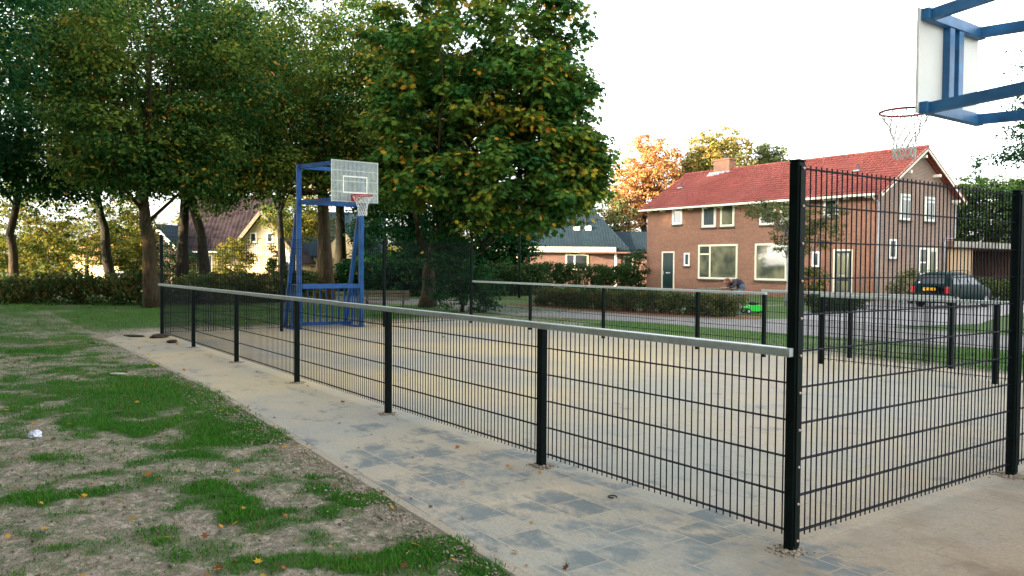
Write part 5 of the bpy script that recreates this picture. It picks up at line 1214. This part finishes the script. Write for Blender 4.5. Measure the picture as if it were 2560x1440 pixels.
# litter and little things
def crumple(name, label, cat, loc, r, m, seed, squash=.55):
    rng = np.random.default_rng(seed); bm = bmesh.new(); bmesh.ops.create_icosphere(bm, subdivisions=3, radius=1)
    for v in bm.verts:
        n = fbm(np.array([v.co.x*2.2+9]), np.array([v.co.y*2.2+5]), np.array([v.co.z*2.2]), seed)[0]; k = .55+.9*n
        v.co = Vector((v.co.x*r[0]*k, v.co.y*r[1]*k, max(v.co.z*squash*r[1]*k+r[1]*.3, .0)))
    me = bpy.data.meshes.new(name); bm.to_mesh(me); bm.free(); me.materials.append(m); o = bpy.data.objects.new(name, me); COL.objects.link(o); o.location = loc; o.rotation_euler = (0, 0, seed)
    return tag(o, label, cat)
paper = plain('crumpled_paper', (.62, .64, .72), .7, 0, .12, 25)
crumple('crumpled_paper', 'crumpled white paper lying in the bare soil at left', 'litter', (-5.42, -3.02, .0), (.075, .05), paper, 3, .8)
crumple('paper_scrap', 'small pale paper scrap on the grass near the kerb', 'litter', (-9.15, -1.75, .005), (.11, .05), plain('paper_scrap', (.48, .50, .38), .8), 4, .3)
mud = plain('dark_earth', (.07, .045, .03), .95, 0, .3, 30)
crumple('earth_clod', 'dark earth clod at the foot of the far left corner post', 'earth clod', (-14.5, -.10, .0), (.19, .11), mud, 5, .4)
crumple('earth_clod', 'dark earth clod on the sand just in front of the far left corner post', 'earth clod', (-13.35, -.12, .0), (.16, .09), mud, 6, .35)
crumple('turf_clod', 'flat dark turf lying on the sand left of the far corner post', 'earth clod', (-15.0, -.48, .0), (.26, .07), mud, 7, .3)
rg = MB()
for i in range(14):
    a = .6+i*5.2/14; b = .6+(i+1)*5.2/14; rg.tube([(.028*math.cos(a), .028*math.sin(a), .008), (.028*math.cos(b), .028*math.sin(b), .008)], .0045, 6)
r_ = rg.build('metal_ring', M['black']); r_.location = (-1.25, -.13, 0); tag(r_, 'small open dark metal ring lying on the tiles near the fence', 'ring')

# ------------------------------------------------------------------ parked car
def car():
    t = thing('parked_car', 'dark green estate car with yellow plate and roof rails parked on the driveway', 'car', P(16.98, 30.6), 0)
    hd = math.atan2(FH[1], FH[0]) - rad(56); t.rotation_euler = (0, 0, hd); t.scale = (.88, .88, .94)   # local +x = forward
    hw = .80
    ST = [(-1.93, .30, .78, .86, .80, .70), (-1.90, .24, .86, .90, .90, .76), (-1.80, .20, .89, 1.02, 1.20, .80), (-1.62, .20, .90, 1.33, 1.33, .82), (-1.2, .20, .90, 1.41, 1.41, .82), (-.4, .19, .89, 1.43, 1.43, .82), (.25, .19, .88, 1.38, 1.38, .82),
          (.55, .19, .87, 1.24, 1.24, .82), (.85, .19, .86, 1.05, 1.05, .82), (1.1, .20, .86, .90, .90, .81), (1.5, .20, .80, .83, .83, .78), (1.8, .22, .70, .74, .74, .72), (1.93, .30, .58, .62, .62, .62)]
    vs = []; K = 10
    for (x, zs, zb, zt, _, w) in ST:
        green = max(0.0, zt-zb); wt = w-.22*min(1, green/.5)-.02
        ring = [(0, zs), (w*.86, zs), (w, zs+.12), (w+.015, .5*(zs+zb)), (w, zb-.04), (w-.02, zb), (wt+.03, zt-.07 if green > .1 else zb+.005), (wt-.06, zt-.01 if green > .1 else zb+.01), (wt*.5, zt+.012), (0, zt+.018)]
        vs.append(ring)
    V = []; F = []
    for side in (1, -1):
        b = len(V)
        for (st, ring) in zip(ST, vs):
            for (y, z) in ring: V.append((st[0], side*y, z))
        for i in range(len(ST)-1):
            for k in range(K-1):
                q = (b+i*K+k, b+(i+1)*K+k, b+(i+1)*K+k+1, b+i*K+k+1); F.append(q if side == 1 else q[::-1])
        F.append(tuple(b+k for k in range(K))); F.append(tuple(b+(len(ST)-1)*K+k for k in range(K)))
    o = mesh_obj('body', V, F, M['carpaint'], t, smooth=True)
    def yat(x, z):  # half width of the greenhouse at x, z
        import bisect
        for i in range(len(ST)-1):
            if ST[i][0] <= x <= ST[i+1][0]:
                f = (x-ST[i][0])/(ST[i+1][0]-ST[i][0]); r = [tuple(a*(1-f)+b*f for a, b in zip(p, q)) for p, q in zip(vs[i], vs[i+1])]
                for k in range(1, K-1):
                    if r[k][1] <= z <= r[k+1][1] and k >= 4: g = (z-r[k][1])/max(1e-6, r[k+1][1]-r[k][1]); return r[k][0]*(1-g)+r[k+1][0]*g
                return r[3][0]
        return hw
    # glass
    def sidewin(pts, name='side_window'):
        for s in (-1, 1):
            v = [(x, s*(yat(x, z)+.006), z) for x, z in pts]; MB().prism(v, (0, -s*.008, 0)).build(name, M['carglass'], t)
    sidewin([(-1.50, .95), (-.98, .95), (-.98, 1.29), (-1.42, 1.27)]); sidewin([(-.90, .95), (-.22, .94), (-.22, 1.31), (-.90, 1.30)]); sidewin([(-.14, .94), (.72, .93), (.34, 1.22), (-.14, 1.30)])
    MB().prism([(-1.875, -.60, .96), (-1.875, .60, .96), (-1.70, .52, 1.30), (-1.70, -.52, 1.30)], (-.012, 0, .004)).build('rear_window', M['carglass'], t)
    MB().prism([(.47, -.50, 1.30), (.47, .50, 1.30), (.96, .58, 1.01), (.96, -.58, 1.01)], (.012, 0, .012)).build('windscreen', M['carglass'], t)
    bp = MB(); bp.bbox(-2.0, -1.84, -.74, .74, .34, .56, .04); bp.build('rear_bumper', M['black'], t)
    fb = MB(); fb.bbox(1.84, 2.0, -.66, .66, .28, .50, .04); fb.build('front_bumper', M['black'], t)
    pl = MB().bbox(-1.955, -1.935, -.26, .26, .70, .81, .003).build('number_plate', M['plate'], t)
    for x0, n in ((-.21, 2), (-.055, 2), (.10, 2)):
        for k in range(n):
            a = -(x0+k*.06); b = MB(); b.bbox(-1.959, -1.956, a-.045, a-.033, .72, .79, .0006); b.bbox(-1.959, -1.956, a-.018, a-.006, .72, .79, .0006); b.bbox(-1.9588, -1.9562, a-.033, a-.018, .748, .760, .0006); b.build('plate_character', M['black'], pl)
    MB().bbox(-1.93, -1.91, -.60, .60, .60, .645, .01).build('tail_trim', M['black'], t)
    for s in (-1, 1):
        tl = MB(); tl.bbox(-1.945, -1.80, s*.70-.075, s*.70+.105 if s > 0 else s*.70+.075, .58, .86, .02) if s > 0 else tl.bbox(-1.945, -1.80, -.805, -.625, .58, .86, .02)
        tl.build('tail_light', M['red'], t); MB().bbox(1.80, 1.93, s*.52-.12, s*.52+.12, .52, .64, .02).build('headlight', M['glass'], t)
        rr = MB().tube([(-1.5, s*.60, 1.42), (-1.38, s*.60, 1.485), (-.2, s*.60, 1.50), (.1, s*.60, 1.46), (.16, s*.60, 1.40)], .015, 6); rr.build('roof_rail', M['black'], t, smooth=True)
        MB().ball((.62, s*.93, .98), (.06, .08, .06), 10, 8).build('wing_mirror', M['carpaint'], t, smooth=True)
        for x in (-1.25, 1.22):
            w = MB().tube([(x, s*.66, .29), (x, s*.69, .29), (x, s*.82, .29), (x, s*.835, .29)], [.26, .29, .29, .26], 24); wo = w.build('wheel', M['tyre'], t)
            MB().tube([(x, s*.80, .29), (x, s*.842, .29)], [.19, .165], 20).build('rim', M['rim'], wo)
        MB().bbox(-.95, -.93, s*.815-.012, s*.815+.012, .35, .9, .003).build('door_seam', M['black'], t)
    MB().bbox(-1.91, -1.885, .42, .52, .98, 1.05, .003).build('window_sticker', M['white'], t)
car()
